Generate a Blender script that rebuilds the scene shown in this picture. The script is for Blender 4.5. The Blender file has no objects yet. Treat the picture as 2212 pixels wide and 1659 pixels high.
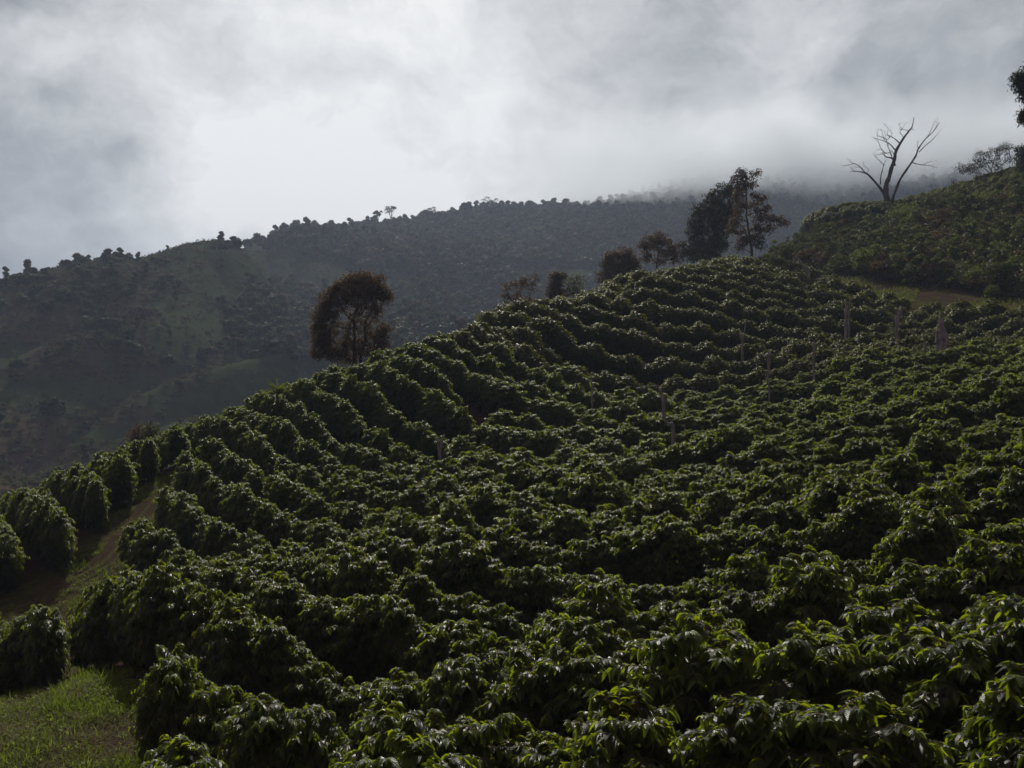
import bpy, math, random
import numpy as np
from mathutils import Vector

random.seed(7)
RS = np.random.RandomState(11)
scene = bpy.context.scene
COL = scene.collection
R = math.radians

# ------------------------------------------------------------------ camera
W, H = 1024.0, 768.0
LENS = 35.0
F = W * LENS / 36.0          # focal length in pixels of a 1024 wide picture
cam_d = bpy.data.cameras.new("camera")
cam = bpy.data.objects.new("camera", cam_d)
COL.objects.link(cam)
cam.location = (0, 0, 0)
cam.rotation_euler = (R(90), 0, 0)
cam_d.lens = LENS
cam_d.sensor_width = 36.0
cam_d.clip_start = 0.1
cam_d.clip_end = 6000
scene.camera = cam

# ------------------------------------------------------------------ sun and sky
SUN_AZ, SUN_EL = -9.0, 40.0    # degrees, azimuth measured from the view direction
sd = bpy.data.lights.new("sun", 'SUN')
sd.energy = 3.8
sd.angle = R(2.0)
sd.color = (1.0, 0.94, 0.83)
sun = bpy.data.objects.new("sun", sd)
COL.objects.link(sun)
_s = Vector((math.sin(R(SUN_AZ)) * math.cos(R(SUN_EL)), math.cos(R(SUN_AZ)) * math.cos(R(SUN_EL)), math.sin(R(SUN_EL))))
sun.rotation_euler = _s.to_track_quat('Z', 'Y').to_euler()

scene.view_settings.view_transform = 'Standard'
scene.view_settings.look = 'None'
scene.view_settings.exposure = 0.0
scene.view_settings.gamma = 1.0
scene.cycles.volume_bounces = 2


class NT:
    """tiny helper for node trees"""
    def __init__(self, tree):
        self.t = tree; self.n = tree.nodes; self.l = tree.links
    def node(self, typ, **kw):
        nd = self.n.new(typ)
        for k, v in kw.items():
            setattr(nd, k, v)
        return nd
    def put(self, sock, v):
        if isinstance(v, bpy.types.NodeSocket):
            self.l.new(v, sock)
        elif v is not None:
            sock.default_value = v
    def m(self, op, a, b=None, c=None, clamp=False):
        nd = self.node('ShaderNodeMath', operation=op, use_clamp=clamp)
        for i, v in enumerate((a, b, c)):
            if v is not None:
                self.put(nd.inputs[i], v)
        return nd.outputs[0]
    def vm(self, op, a, b=None, s=None):
        nd = self.node('ShaderNodeVectorMath', operation=op)
        self.put(nd.inputs[0], a)
        if b is not None: self.put(nd.inputs[1], b)
        if s is not None: self.put(nd.inputs['Scale'], s)
        return nd.outputs[0]
    def noise(self, vec, scale, detail=4, rough=0.5, col=False):
        nd = self.node('ShaderNodeTexNoise')
        self.put(nd.inputs['Vector'], vec)
        nd.inputs['Scale'].default_value = scale
        nd.inputs['Detail'].default_value = detail
        nd.inputs['Roughness'].default_value = rough
        return nd.outputs['Color' if col else 'Fac']
    def ramp(self, fac, stops, interp='LINEAR'):
        nd = self.node('ShaderNodeValToRGB')
        nd.color_ramp.interpolation = interp
        el = nd.color_ramp.elements
        while len(el) < len(stops): el.new(0.5)
        for e, (p, c) in zip(el, stops):
            e.position = p
            e.color = (c[0], c[1], c[2], 1) if hasattr(c, '__len__') else (c, c, c, 1)
        self.put(nd.inputs[0], fac)
        return nd.outputs[0]
    def mix(self, fac, a, b, blend='MIX'):
        nd = self.node('ShaderNodeMix', data_type='RGBA', blend_type=blend)
        self.put(nd.inputs[0], fac)
        self.put(nd.inputs[6], a if isinstance(a, bpy.types.NodeSocket) else (a[0], a[1], a[2], 1))
        self.put(nd.inputs[7], b if isinstance(b, bpy.types.NodeSocket) else (b[0], b[1], b[2], 1))
        return nd.outputs[2]
    def mapr(self, v, a, b, c, d):
        nd = self.node('ShaderNodeMapRange')
        self.put(nd.inputs[0], v)
        for i, q in enumerate((a, b, c, d)): nd.inputs[i + 1].default_value = q
        return nd.outputs[0]


def azel(px, py):
    """direction angles of a point of the cloud cover (2212 px wide reading of the photograph)"""
    px, py = px * 1024 / 2212, py * 1024 / 2212
    az = math.atan((px - 512) / F)
    el = math.atan((384 - py) / F * math.cos(az))
    return az, el


world = bpy.data.worlds.new("World")
scene.world = world
world.use_nodes = True
world.node_tree.nodes.clear()
N = NT(world.node_tree)
tc = N.node('ShaderNodeTexCoord').outputs['Generated']
wn = N.noise(tc, 3.2, 5, 0.55, True)
wn2 = N.noise(tc, 11.0, 4, 0.6, True)
off = N.vm('ADD', N.vm('SCALE', N.vm('SUBTRACT', wn, (0.5, 0.5, 0.5)), s=0.22),
           N.vm('SCALE', N.vm('SUBTRACT', wn2, (0.5, 0.5, 0.5)), s=0.10))
dirw = N.vm('NORMALIZE', N.vm('ADD', tc, off))
sep = N.node('ShaderNodeSeparateXYZ'); N.put(sep.inputs[0], dirw)
az = N.m('ARCTAN2', sep.outputs[0], sep.outputs[1])
el = N.m('ARCSINE', sep.outputs[2])
# brighter and darker banks of the cloud cover: x, y, rx, ry, tilt, amount
BLOBS = [
    (660, 60, 330, 170, 0, 0.42), (980, 120, 150, 110, 30, 0.10), (1000, 260, 190, 130, 15, 0.26),
    (620, 340, 380, 130, 12, 0.34), (420, 290, 200, 90, 20, 0.20), (760, 440, 330, 80, -6, 0.28),
    (110, 110, 70, 45, 0, 0.22), (160, 400, 120, 70, 30, 0.16), (100, 540, 260, 80, 0, 0.22), (560, 480, 160, 60, 0, 0.16),
    (850, 270, 280, 60, 18, -0.10), (280, 140, 180, 90, 35, -0.12), (520, 200, 120, 60, 30, 0.10),
    (330, 520, 150, 60, -20, -0.08), (60, 300, 150, 220, 0, -0.13), (1350, 300, 200, 90, 20, -0.08), (2050, 90, 260, 160, 0, -0.07), (230, 440, 70, 90, -20, -0.04), (250, 400, 60, 110, 15, -0.06),
    (1250, 330, 170, 50, 12, -0.10), (1500, 330, 260, 110, 0, 0.12), (1750, 420, 220, 50, 0, 0.10), (1550, 110, 480, 200, 0, 0.17), (2100, 250, 300, 220, 0, 0.04),
]
rsep = N.node('ShaderNodeSeparateXYZ'); N.put(rsep.inputs[0], tc)
lum = N.mapr(rsep.outputs[1], -0.35, 0.55, 0.07, 0.30)      # unseen sky behind the viewer darkened to deepen the shade facing it
for (bx, by, rx, ry, tilt, amt) in BLOBS:
    a0, e0 = azel(bx, by)
    k = 2212 / 1024 * F
    sx, sy = rx / k, ry / k
    t = R(tilt)
    dx = N.m('SUBTRACT', az, a0)
    dy = N.m('SUBTRACT', e0, el)           # downwards positive, like the reading
    u = N.m('ADD', N.m('MULTIPLY', dx, math.cos(t) / sx), N.m('MULTIPLY', dy, math.sin(t) / sx))
    v = N.m('SUBTRACT', N.m('MULTIPLY', dy, math.cos(t) / sy), N.m('MULTIPLY', dx, math.sin(t) / sy))
    q = N.m('ADD', N.m('MULTIPLY', u, u), N.m('MULTIPLY', v, v))
    g = N.m('EXPONENT', N.m('MULTIPLY', q, -0.7))
    lum = N.m('ADD', N.m('MULTIPLY', g, amt), lum)
fb = N.noise(N.vm('MULTIPLY', dirw, (1.0, 1.0, 1.7)), 5.0, 7, 0.55)
fb2 = N.noise(N.vm('ADD', N.vm('MULTIPLY', tc, (1.0, 1.0, 1.6)), N.vm('SCALE', off, s=0.8)), 10.0, 8, 0.62)
lum = N.m('ADD', lum, N.m('ADD', N.m('MULTIPLY', N.m('SUBTRACT', fb, 0.5), 0.66), N.m('MULTIPLY', N.m('SUBTRACT', fb2, 0.5), 0.52)))
ccol = N.ramp(lum, [(0.0, (0.20, 0.115, 0.12)), (0.18, (0.225, 0.235, 0.248)), (0.37, (0.41, 0.425, 0.44)), (0.59, (0.72, 0.73, 0.735)), (0.80, (0.98, 0.98, 0.97))])  # darkest stop reddened to warm the fill from the unseen sky
sky = N.node('ShaderNodeTexSky', sky_type='NISHITA')
sky.sun_disc = False
sky.sun_elevation = R(SUN_EL)
sky.sun_rotation = R(SUN_AZ)
skc = N.vm('SCALE', sky.outputs[0], s=0.1)
ccol = N.mix(N.mapr(rsep.outputs[1], 0.0, 0.6, 0.0, 1.0), N.vm('MULTIPLY', ccol, (1.25, 0.86, 0.80)), ccol)   # unseen sky behind the viewer tinted warm to redden the shade
tot = N.mix(0.96, skc, ccol)
bg = N.node('ShaderNodeBackground')
N.put(bg.inputs[0], tot)
bg.inputs[1].default_value = 1.0
wo = N.node('ShaderNodeOutputWorld')
N.l.new(bg.outputs[0], wo.inputs[0])

# ------------------------------------------------------------------ numbers
def vnoise(x, y, seed=0):
    xi = np.floor(x).astype(np.int64); yi = np.floor(y).astype(np.int64)
    xf = x - xi; yf = y - yi
    xf = xf * xf * (3 - 2 * xf); yf = yf * yf * (3 - 2 * yf)
    def h(a, b):
        n = (a * 374761393 + b * 668265263 + seed * 1442695041) & 0x7fffffff
        n = ((n ^ (n >> 13)) * 1274126177) & 0x7fffffff
        n = n ^ (n >> 16)
        return (n & 0xffff) / 65535.0
    return (h(xi, yi) * (1 - xf) + h(xi + 1, yi) * xf) * (1 - yf) + (h(xi, yi + 1) * (1 - xf) + h(xi + 1, yi + 1) * xf) * yf


def fbm(x, y, octaves=4, seed=0):
    s = 0; a = 0.5; t = 0
    for i in range(octaves):
        s = s + a * (vnoise(x * 2 ** i, y * 2 ** i, seed + i) - 0.5); t += a; a *= 0.5
    return s / t


def sstep(a, b, x):
    t = np.clip((np.asarray(x, float) - a) / (b - a), 0, 1)
    return t * t * (3 - 2 * t)


def at(px, py, d):
    """a point d metres ahead, seen at px, py of a 1024 wide picture from the origin"""
    return np.array([(px - 512) / F * d, d, (384 - py) / F * d])


class TPS:
    def __init__(self, P, v, lam=0.0):
        self.P = np.array(P, float); n = len(P)
        K = self.k(self.P, self.P) + lam * np.eye(n)
        A = np.zeros((n + 3, n + 3)); A[:n, :n] = K
        A[:n, n] = 1; A[:n, n + 1:] = self.P; A[n:, :n] = A[:n, n:].T
        self.w = np.linalg.solve(A, np.concatenate([np.array(v, float), np.zeros(3)]))
    def k(self, a, b):
        r2 = ((a[:, None, :] - b[None, :, :]) ** 2).sum(-1)
        return 0.5 * r2 * np.log(r2 + 1e-9)
    def __call__(self, x, y):
        sh = np.shape(x); q = np.stack([np.ravel(x), np.ravel(y)], 1).astype(float)
        out = np.zeros(len(q)); n = len(self.P)
        for i in range(0, len(q), 20000):
            c = q[i:i + 20000]
            out[i:i + 20000] = self.k(c, self.P) @ self.w[:n] + self.w[n] + c @ self.w[n + 1:]
        return out.reshape(sh)


BH = 1.5     # usual height of a coffee bush
RIDGE = [(-80, 530, 33), (0, 498, 36), (60, 476, 37.5), (116, 456, 39), (185, 426, 41), (250, 405, 43), (300, 381, 46), (352, 363, 49), (407, 343, 53),
         (486, 317, 61), (602, 287, 75), (694, 266, 86), (750, 258, 92), (810, 274, 87), (903, 308, 73), (1024, 322, 63), (1100, 328, 58)]
near = []
for px, py, d in RIDGE:
    p = at(px, py, d); near.append((p[0], p[1], p[2] - BH))
    if px < 760:
        q = p * (d + 13) / d; near.append((q[0], q[1], p[2] - BH - 5.5 - 2 * (px < 400)))
        q = p * (d + 34) / d; near.append((q[0], q[1], p[2] - BH - 18))
for px, py, d in [(1010, 700, 7.5), (720, 700, 8), (560, 745, 8), (400, 760, 9), (720, 572, 17), (960, 560, 14.5), (300, 668, 13.5), (60, 588, 25),
                  (20, 622, 21), (512, 489, 29), (512, 430, 41), (600, 380, 53), (800, 335, 62), (700, 440, 37), (900, 412, 33), (900, 352, 51),
                  (700, 490, 27), (850, 489, 22), (200, 500, 31), (250, 560, 21), (430, 575, 18.5), (360, 430, 40.5)]:
    p = at(px, py, d); near.append((p[0], p[1], p[2] - BH))
for px, py, d in [(100, 690, 16.5), (40, 745, 14), (850, 280, 90), (940, 297, 79), (1024, 312, 69), (1100, 318, 66),
                  (787, 262, 113), (760, 268, 113), (830, 243, 113), (880, 229, 113), (926, 208, 113), (1024, 176, 112), (1100, 158, 108), (830, 262, 128), (926, 236, 128), (1024, 205, 124), (780, 285, 125), (900, 258, 99), (1000, 252, 90), (1090, 246, 84),
                  (830, 258, 104), (880, 247, 105), (950, 234, 101), (1020, 222, 99), (860, 272, 95), (930, 268, 90), (790, 262, 106), (720, 290, 126)]:
    p = at(px, py, d); near.append(tuple(p))
near += [(0, -2, -1.75), (7, -2, -1.9), (-7, -2, -2.4), (0, 2.2, -3.0), (18, -2, -1.5), (-18, -2, -4.5), (14, 8, -3.6)]
near += [(35, 142, 8), (60, 140, 17), (80, 134, 20), (18, 150, 0)]
near = np.array(near)
tpsN = TPS(near[:, :2], near[:, 2], 0.6)

far = []
for px, py, d in [
    # left hill skyline (ground) and the mountain crest
    (-80, 300, 255), (0, 291, 262), (60, 281, 268), (106, 272, 275), (162, 268, 290), (180, 260, 300), (199, 251, 305), (231, 252, 312), (259, 249, 400),
    (287, 243, 470), (324, 238, 510), (393, 230, 560), (440, 226, 590), (491, 219, 610), (555, 212, 640), (625, 205, 660), (700, 192, 680), (800, 176, 690), (880, 168, 700), (1024, 150, 720), (1100, 145, 720),
    # behind the skylines
    (0, 300, 330), (106, 285, 350), (199, 268, 370), (231, 262, 370), (393, 245, 700), (555, 228, 780), (880, 190, 860), (1100, 170, 860),
    (0, 320, 500), (200, 290, 560), (0, 340, 1200), (500, 300, 1300), (1100, 280, 1400),
    # flanks
    (-80, 520, 120), (0, 512, 140), (120, 470, 150), (200, 440, 160), (0, 440, 172), (0, 380, 200), (0, 330, 232), (100, 400, 185), (100, 330, 225), (100, 295, 252), (200, 380, 205),
    (200, 335, 240), (200, 295, 275), (231, 280, 300), (260, 400, 200), (300, 385, 225), (300, 340, 275), (290, 290, 350), (278, 265, 400), (340, 262, 440), (350, 350, 270), (400, 320, 320), (420, 268, 450),
    (486, 320, 330), (550, 274, 450), (600, 300, 370), (650, 268, 460), (700, 265, 460), (500, 240, 560), (700, 230, 560), (420, 248, 520), (850, 235, 560), (900, 270, 430), (1100, 280, 400), (800, 300, 340),
    # the valley between
    (-80, 700, 95), (0, 690, 95), (150, 620, 100), (300, 520, 110), (450, 450, 130), (600, 400, 160), (750, 350, 190), (900, 340, 200), (1100, 330, 200),
]:
    far.append(((px - 512) / F * 3.0, math.log(d), (384 - py) / F))
far = np.array(far)
tpsF = TPS(far[:, :2], far[:, 2], 0.0008)
AZM = math.atan((1090 - 512) / F)


def zfront(x, y):
    x = np.asarray(x, float); y = np.asarray(y, float)
    zn = tpsN(x, y)
    yy = np.maximum(y, 70.0)
    zf = tpsF(x / yy * 3.0, np.log(yy)) * yy
    amp = sstep(130, 300, y)
    zf = zf + amp * (fbm(x / 60, y / 60, 4, 3) * 9 + fbm(x / 22, y / 22, 3, 9) * 2.0)
    # gullies and spurs running down the flanks, fading out below the skylines
    pxx = x / np.maximum(y, 1) * F + 512
    lo_ = np.where(pxx < 265, 222.0, 400.0)
    gw = sstep(140, 175, y) * (1 - sstep(0, 45, y - lo_))
    gl = fbm(x / 38 + fbm(x / 80, y / 80, 2, 88) * 2.5, y / 120, 3, 71)
    zf = zf + gw * (np.abs(gl) * 44 - 9)
    # the right shoulder stays near ground for longer than the ridge on the left
    u = x / np.maximum(y, 1)
    lim = 78 + 55 * sstep(0.0, 0.22, u)
    w = sstep(0, 1, (y - lim) / 45)
    z = zn * (1 - w) + zf * w
    return z + fbm(x / 5.0, y / 5.0, 3, 5) * 0.28 * (1 - w)


def Z(x, y):
    """height of the land anywhere round the camera"""
    x = np.asarray(x, float); y = np.asarray(y, float)
    r = np.hypot(x, y); a = np.arctan2(x, y)
    ac = np.clip(a, -AZM, AZM)
    z0 = zfront(r * np.sin(ac), r * np.cos(ac))
    outside = np.abs(a) > AZM
    if np.any(outside):
        zo = zfront(-r * np.sin(ac), r * np.cos(ac))
        w = 0.5 * sstep(0, 1, (np.abs(a) - AZM) / (math.pi - AZM))
        z0 = np.where(outside, z0 * (1 - w) + zo * w, z0)
    return z0


def hit(px, py, lo=5.0, hi=900.0):
    """first place where the line of sight through px, py meets the land"""
    d = np.exp(np.linspace(math.log(lo), math.log(hi), 900))
    x = (px - 512) / F * d; z = (384 - py) / F * d
    below = np.nonzero(Z(x, d) > z)[0]
    i = below[0] if len(below) else len(d) - 1
    return np.array([x[i], d[i], float(Z(x[i], d[i]))])


def project(x, y, z):
    y = np.maximum(y, 0.1)
    return 512 + F * x / y, 384 - F * z / y


# ------------------------------------------------------------------ scene-building helpers
def tag(o, label=None, cat=None, group=None, kind=None):
    if label: o['label'] = label
    if cat: o['category'] = cat
    if group: o['group'] = group
    if kind: o['kind'] = kind
    return o


def link(name, data, parent=None, loc=None):
    o = bpy.data.objects.new(name, data)
    COL.objects.link(o)
    if parent: o.parent = parent
    if loc is not None: o.location = tuple(float(c) for c in loc)
    return o


def empty(name, loc, rz=0):
    o = link(name, None, None, loc); o.rotation_euler = (0, 0, rz); o.empty_display_size = 0.3
    return o


class MB:
    """collects pieces (vertices, triangles, quads, attributes) and makes one mesh of them"""
    def __init__(self):
        self.v = []; self.t = []; self.q = []; self.n = 0; self.tone = []; self.uv = []
    def add(self, v, t=None, q=None, tone=0.5, uv=None):
        v = np.asarray(v, float).reshape(-1, 3)
        if t is not None and len(t): self.t.append(np.asarray(t) + self.n)
        if q is not None and len(q): self.q.append(np.asarray(q) + self.n)
        self.v.append(v)
        self.tone.append(np.broadcast_to(np.asarray(tone, float), (len(v),)))
        self.uv.append(np.zeros((len(v), 3)) if uv is None else uv)
        self.n += len(v)
    def mesh(self, name, mat, smooth=True):
        me = bpy.data.meshes.new(name)
        V = np.concatenate(self.v)
        T = np.concatenate(self.t) if self.t else np.zeros((0, 3), int)
        Q = np.concatenate(self.q) if self.q else np.zeros((0, 4), int)
        me.vertices.add(len(V)); me.vertices.foreach_set('co', V.ravel())
        me.loops.add(T.size + Q.size)
        me.loops.foreach_set('vertex_index', np.concatenate([T.ravel(), Q.ravel()]).astype(np.int32))
        me.polygons.add(len(T) + len(Q))
        st = np.concatenate([np.arange(len(T)) * 3, T.size + np.arange(len(Q)) * 4]).astype(np.int32)
        me.polygons.foreach_set('loop_start', st)
        if smooth: me.polygons.foreach_set('use_smooth', np.ones(len(T) + len(Q), bool))
        me.update(calc_edges=True)
        a = me.attributes.new('tone', 'FLOAT', 'POINT'); a.data.foreach_set('value', np.concatenate(self.tone))
        a = me.attributes.new('leafuv', 'FLOAT_VECTOR', 'POINT'); a.data.foreach_set('vector', np.concatenate(self.uv).ravel())
        me.materials.append(mat)
        me.validate()
        return me


def tube(mb, pts, rad, n=6, tone=0.5, cap=True):
    pts = np.asarray(pts, float); m = len(pts)
    rad = np.broadcast_to(np.asarray(rad, float), (m,))
    tan = np.gradient(pts, axis=0); tan /= np.linalg.norm(tan, axis=1)[:, None] + 1e-9
    ref = np.array([0.31, 0.95, 0.07])
    a = np.cross(tan, ref); a /= np.linalg.norm(a, axis=1)[:, None] + 1e-9
    b = np.cross(tan, a)
    th = np.linspace(0, 2 * math.pi, n, endpoint=False)
    ring = pts[:, None, :] + rad[:, None, None] * (np.cos(th)[None, :, None] * a[:, None, :] + np.sin(th)[None, :, None] * b[:, None, :])
    v = ring.reshape(-1, 3)
    i = np.arange(m - 1)[:, None] * n; j = np.arange(n)[None, :]; k = (j + 1) % n
    q = np.stack([i + j, i + k, i + n + k, i + n + j], -1).reshape(-1, 4)
    t = None
    if cap:
        v = np.concatenate([v, pts[-1:] + tan[-1:] * rad[-1] * 0.6, pts[:1]])
        jj = np.arange(n); e = (m - 1) * n
        t = np.concatenate([np.stack([e + jj, e + (jj + 1) % n, np.full(n, m * n)], -1), np.stack([(jj + 1) % n, jj, np.full(n, m * n + 1)], -1)])
    mb.add(v, t, q, tone)


def spline(pts, k=4):
    """Catmull-Rom through the points"""
    p = np.asarray(pts, float)
    p = np.vstack([2 * p[0] - p[1], p, 2 * p[-1] - p[-2]])
    out = []
    for i in range(1, len(p) - 2):
        for t in np.linspace(0, 1, k, endpoint=False):
            out.append(0.5 * (2 * p[i] + (p[i + 1] - p[i - 1]) * t + (2 * p[i - 1] - 5 * p[i] + 4 * p[i + 1] - p[i + 2]) * t ** 2
                              + (-p[i - 1] + 3 * p[i] - 3 * p[i + 1] + p[i + 2]) * t ** 3))
    out.append(p[-2])
    return np.array(out)


def norm(v):
    return v / (np.linalg.norm(v, axis=-1, keepdims=True) + 1e-9)


def leaves(mb, base, direc, up, length, width, droop, tone, full=True):
    """curved folded leaves, all at once; full = midrib with two blades, else one kite"""
    base = np.asarray(base); n = len(base)
    d = norm(direc); s = norm(np.cross(d, up)); u = np.cross(s, d)
    L = length[:, None]; Wd = width[:, None]; D = droop[:, None]
    P = lambda a, b, c: base + d * L * a + s * Wd * b + u * L * c
    if full:
        fold = 0.10
        pts = [P(0, 0, 0), P(0.33, 0, -0.05) - u * 0, P(0.68, 0, -0.16), P(1.0, 0, -0.36),
               P(0.30, 0.5, 0.04), P(0.66, 0.42, -0.10), P(0.30, -0.5, 0.04), P(0.66, -0.42, -0.10)]
        # droop towards the ground
        al = [0, 0.33, 0.68, 1.0, 0.30, 0.66, 0.30, 0.66]
        pts = [p - np.array([0, 0, 1.0]) * D * L * (a ** 1.6) for p, a in zip(pts, al)]
        v = np.stack(pts, 1).reshape(-1, 3)
        o = (np.arange(n) * 8)[:, None]
        t = np.concatenate([o + np.array([[0, 1, 4]]), o + np.array([[0, 6, 1]]), o + np.array([[5, 2, 3]]), o + np.array([[2, 7, 3]])])
        q = np.concatenate([o + np.array([[4, 1, 2, 5]]), o + np.array([[1, 6, 7, 2]])])
        uv = np.tile(np.array([[0, 0, 0], [.33, 0, 0], [.68, 0, 0], [1, 0, 0], [.3, .5, 0], [.66, .42, 0], [.3, -.5, 0], [.66, -.42, 0]]), (n, 1))
        mb.add(v, t, q, np.repeat(tone, 8), uv)
    else:
        pts = [P(0, 0, 0), P(0.45, 0.5, 0), P(1.0, 0, -0.2), P(0.45, -0.5, 0)]
        al = [0, .45, 1, .45]
        pts = [p - np.array([0, 0, 1.0]) * D * L * a for p, a in zip(pts, al)]
        v = np.stack(pts, 1).reshape(-1, 3)
        q = (np.arange(n) * 4)[:, None] + np.array([[0, 3, 2, 1]])
        uv = np.tile(np.array([[0, 0, 0], [.45, .5, 0], [1, 0, 0], [.45, -.5, 0]]), (n, 1))
        mb.add(v, None, q, np.repeat(tone, 4), uv)


# ------------------------------------------------------------------ materials
def new_mat(name):
    m = bpy.data.materials.new(name); m.use_nodes = True; m.node_tree.nodes.clear()
    return m, NT(m.node_tree)


def leaf_mat(name, low_tone, mid, young, trans, rough=0.35, tfac=0.35, veins=False, var=0.35, spec=0.5):
    m, n = new_mat(name)
    at_ = n.node('ShaderNodeAttribute', attribute_name='tone')
    oi = n.node('ShaderNodeObjectInfo')
    col = n.ramp(at_.outputs['Fac'], [(0.0, low_tone), (0.55, mid), (1.0, young)])
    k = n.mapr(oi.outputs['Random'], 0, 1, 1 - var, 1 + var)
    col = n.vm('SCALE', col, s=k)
    p = n.node('ShaderNodeBsdfPrincipled')
    n.put(p.inputs['Base Color'], col)
    p.inputs['Roughness'].default_value = rough
    p.inputs['Specular IOR Level'].default_value = spec
    if veins:
        uvn = n.node('ShaderNodeAttribute', attribute_name='leafuv')
        sp = n.node('ShaderNodeSeparateXYZ'); n.put(sp.inputs[0], uvn.outputs['Vector'])
        av = n.m('ABSOLUTE', sp.outputs[1])
        ph = n.m('SUBTRACT', n.m('MULTIPLY', sp.outputs[0], 52.0), n.m('MULTIPLY', av, 26.0))
        wv = n.m('SINE', ph)
        b = n.node('ShaderNodeBump'); b.inputs['Strength'].default_value = 0.55; b.inputs['Distance'].default_value = 0.006
        n.put(b.inputs['Height'], wv)
        n.l.new(b.outputs[0], p.inputs['Normal'])
    tr = n.node('ShaderNodeBsdfTranslucent')
    tcol = n.ramp(at_.outputs['Fac'], [(0.0, tuple(c * 0.35 for c in trans)), (0.55, tuple(c * 0.7 for c in trans)), (1.0, trans)])
    n.put(tr.inputs[0], tcol)
    mx = n.node('ShaderNodeMixShader'); mx.inputs[0].default_value = tfac
    n.l.new(p.outputs[0], mx.inputs[1]); n.l.new(tr.outputs[0], mx.inputs[2])
    o = n.node('ShaderNodeOutputMaterial'); n.l.new(mx.outputs[0], o.inputs[0])
    return m


def rough_mat(name, stops, scale, bump=0.4, rough=0.95, stretch=(1, 1, 1), dist=0.05):
    m, n = new_mat(name)
    tc_ = n.node('ShaderNodeTexCoord').outputs['Object']
    v = n.vm('MULTIPLY', tc_, stretch)
    f = n.noise(v, scale, 6, 0.6)
    col = n.ramp(f, stops)
    p = n.node('ShaderNodeBsdfPrincipled')
    n.put(p.inputs['Base Color'], col); p.inputs['Roughness'].default_value = rough; p.inputs['Specular IOR Level'].default_value = 0.2
    b = n.node('ShaderNodeBump'); b.inputs['Strength'].default_value = bump; b.inputs['Distance'].default_value = dist
    n.put(b.inputs['Height'], n.noise(v, scale * 2.3, 5, 0.65)); n.l.new(b.outputs[0], p.inputs['Normal'])
    o = n.node('ShaderNodeOutputMaterial'); n.l.new(p.outputs[0], o.inputs[0])
    return m


M_COFFEE = leaf_mat('coffee_leaf', (0.022, 0.013, 0.014), (0.013, 0.021, 0.006), (0.060, 0.104, 0.009), (0.48, 0.61, 0.012), 0.34, 0.40, True, 0.35, 0.42)  # lowest tone is a maroon shade colour for leaves low in the bush
M_COFFEE_FAR = leaf_mat('far_coffee_leaf', (0.024, 0.015, 0.014), (0.017, 0.022, 0.007), (0.055, 0.078, 0.009), (0.38, 0.42, 0.015), 0.45, 0.32, False, 0.4, 0.22)  # same leaf for far bushes, coloured duller to hold down their backlit glow
M_TREE = leaf_mat('tree_leaf', (0.040, 0.018, 0.012), (0.040, 0.026, 0.012), (0.058, 0.052, 0.016), (0.25, 0.15, 0.04), 0.6, 0.3, spec=0.1)
M_DARK = leaf_mat('dark_tree_leaf', (0.016, 0.018, 0.012), (0.02, 0.026, 0.014), (0.05, 0.06, 0.02), (0.13, 0.13, 0.03), 0.6, 0.25, spec=0.12)
M_PALE = leaf_mat('pale_tree_leaf', (0.035, 0.035, 0.018), (0.055, 0.065, 0.025), (0.10, 0.12, 0.04), (0.22, 0.25, 0.05), 0.6, 0.3, spec=0.12)
M_SCRUB = leaf_mat('scrub_leaf', (0.042, 0.024, 0.020), (0.032, 0.034, 0.014), (0.065, 0.078, 0.018), (0.22, 0.26, 0.03), 0.6, 0.25, var=0.5, spec=0.15)
M_DRYBR = leaf_mat('dry_brush', (0.06, 0.035, 0.03), (0.085, 0.055, 0.045), (0.13, 0.09, 0.07), (0.16, 0.12, 0.06), 0.7, 0.2, var=0.4, spec=0.1)
M_BRIGHT = leaf_mat('bright_leaf', (0.05, 0.075, 0.02), (0.08, 0.12, 0.025), (0.14, 0.19, 0.03), (0.3, 0.36, 0.05), 0.6, 0.3, spec=0.12)
M_BARK = rough_mat('bark', [(0.3, (0.035, 0.026, 0.024)), (0.7, (0.10, 0.08, 0.07))], 9, stretch=(1, 1, 0.25))
M_STEM = rough_mat('stem_bark', [(0.3, (0.05, 0.025, 0.02)), (0.7, (0.12, 0.07, 0.055))], 14, stretch=(1, 1, 0.25))
M_SNAG = rough_mat('weathered_wood', [(0.25, (0.07, 0.074, 0.076)), (0.5, (0.19, 0.20, 0.205)), (0.75, (0.36, 0.38, 0.39))], 10, 0.8, stretch=(1, 1, 0.12), dist=0.03)
M_DEAD = rough_mat('dead_bark', [(0.3, (0.03, 0.026, 0.026)), (0.7, (0.085, 0.07, 0.065))], 6, stretch=(1, 1, 0.2))
M_CROWN = leaf_mat('forest_leaf', (0.022, 0.024, 0.013), (0.045, 0.055, 0.022), (0.13, 0.15, 0.05), (0.14, 0.16, 0.03), 0.6, 0.2, var=0.55, spec=0.05)
M_GRASS = leaf_mat('grass_blade', (0.15, 0.11, 0.07), (0.050, 0.080, 0.012), (0.10, 0.15, 0.018), (0.34, 0.46, 0.04), 0.6, 0.38, spec=0.08)

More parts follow.
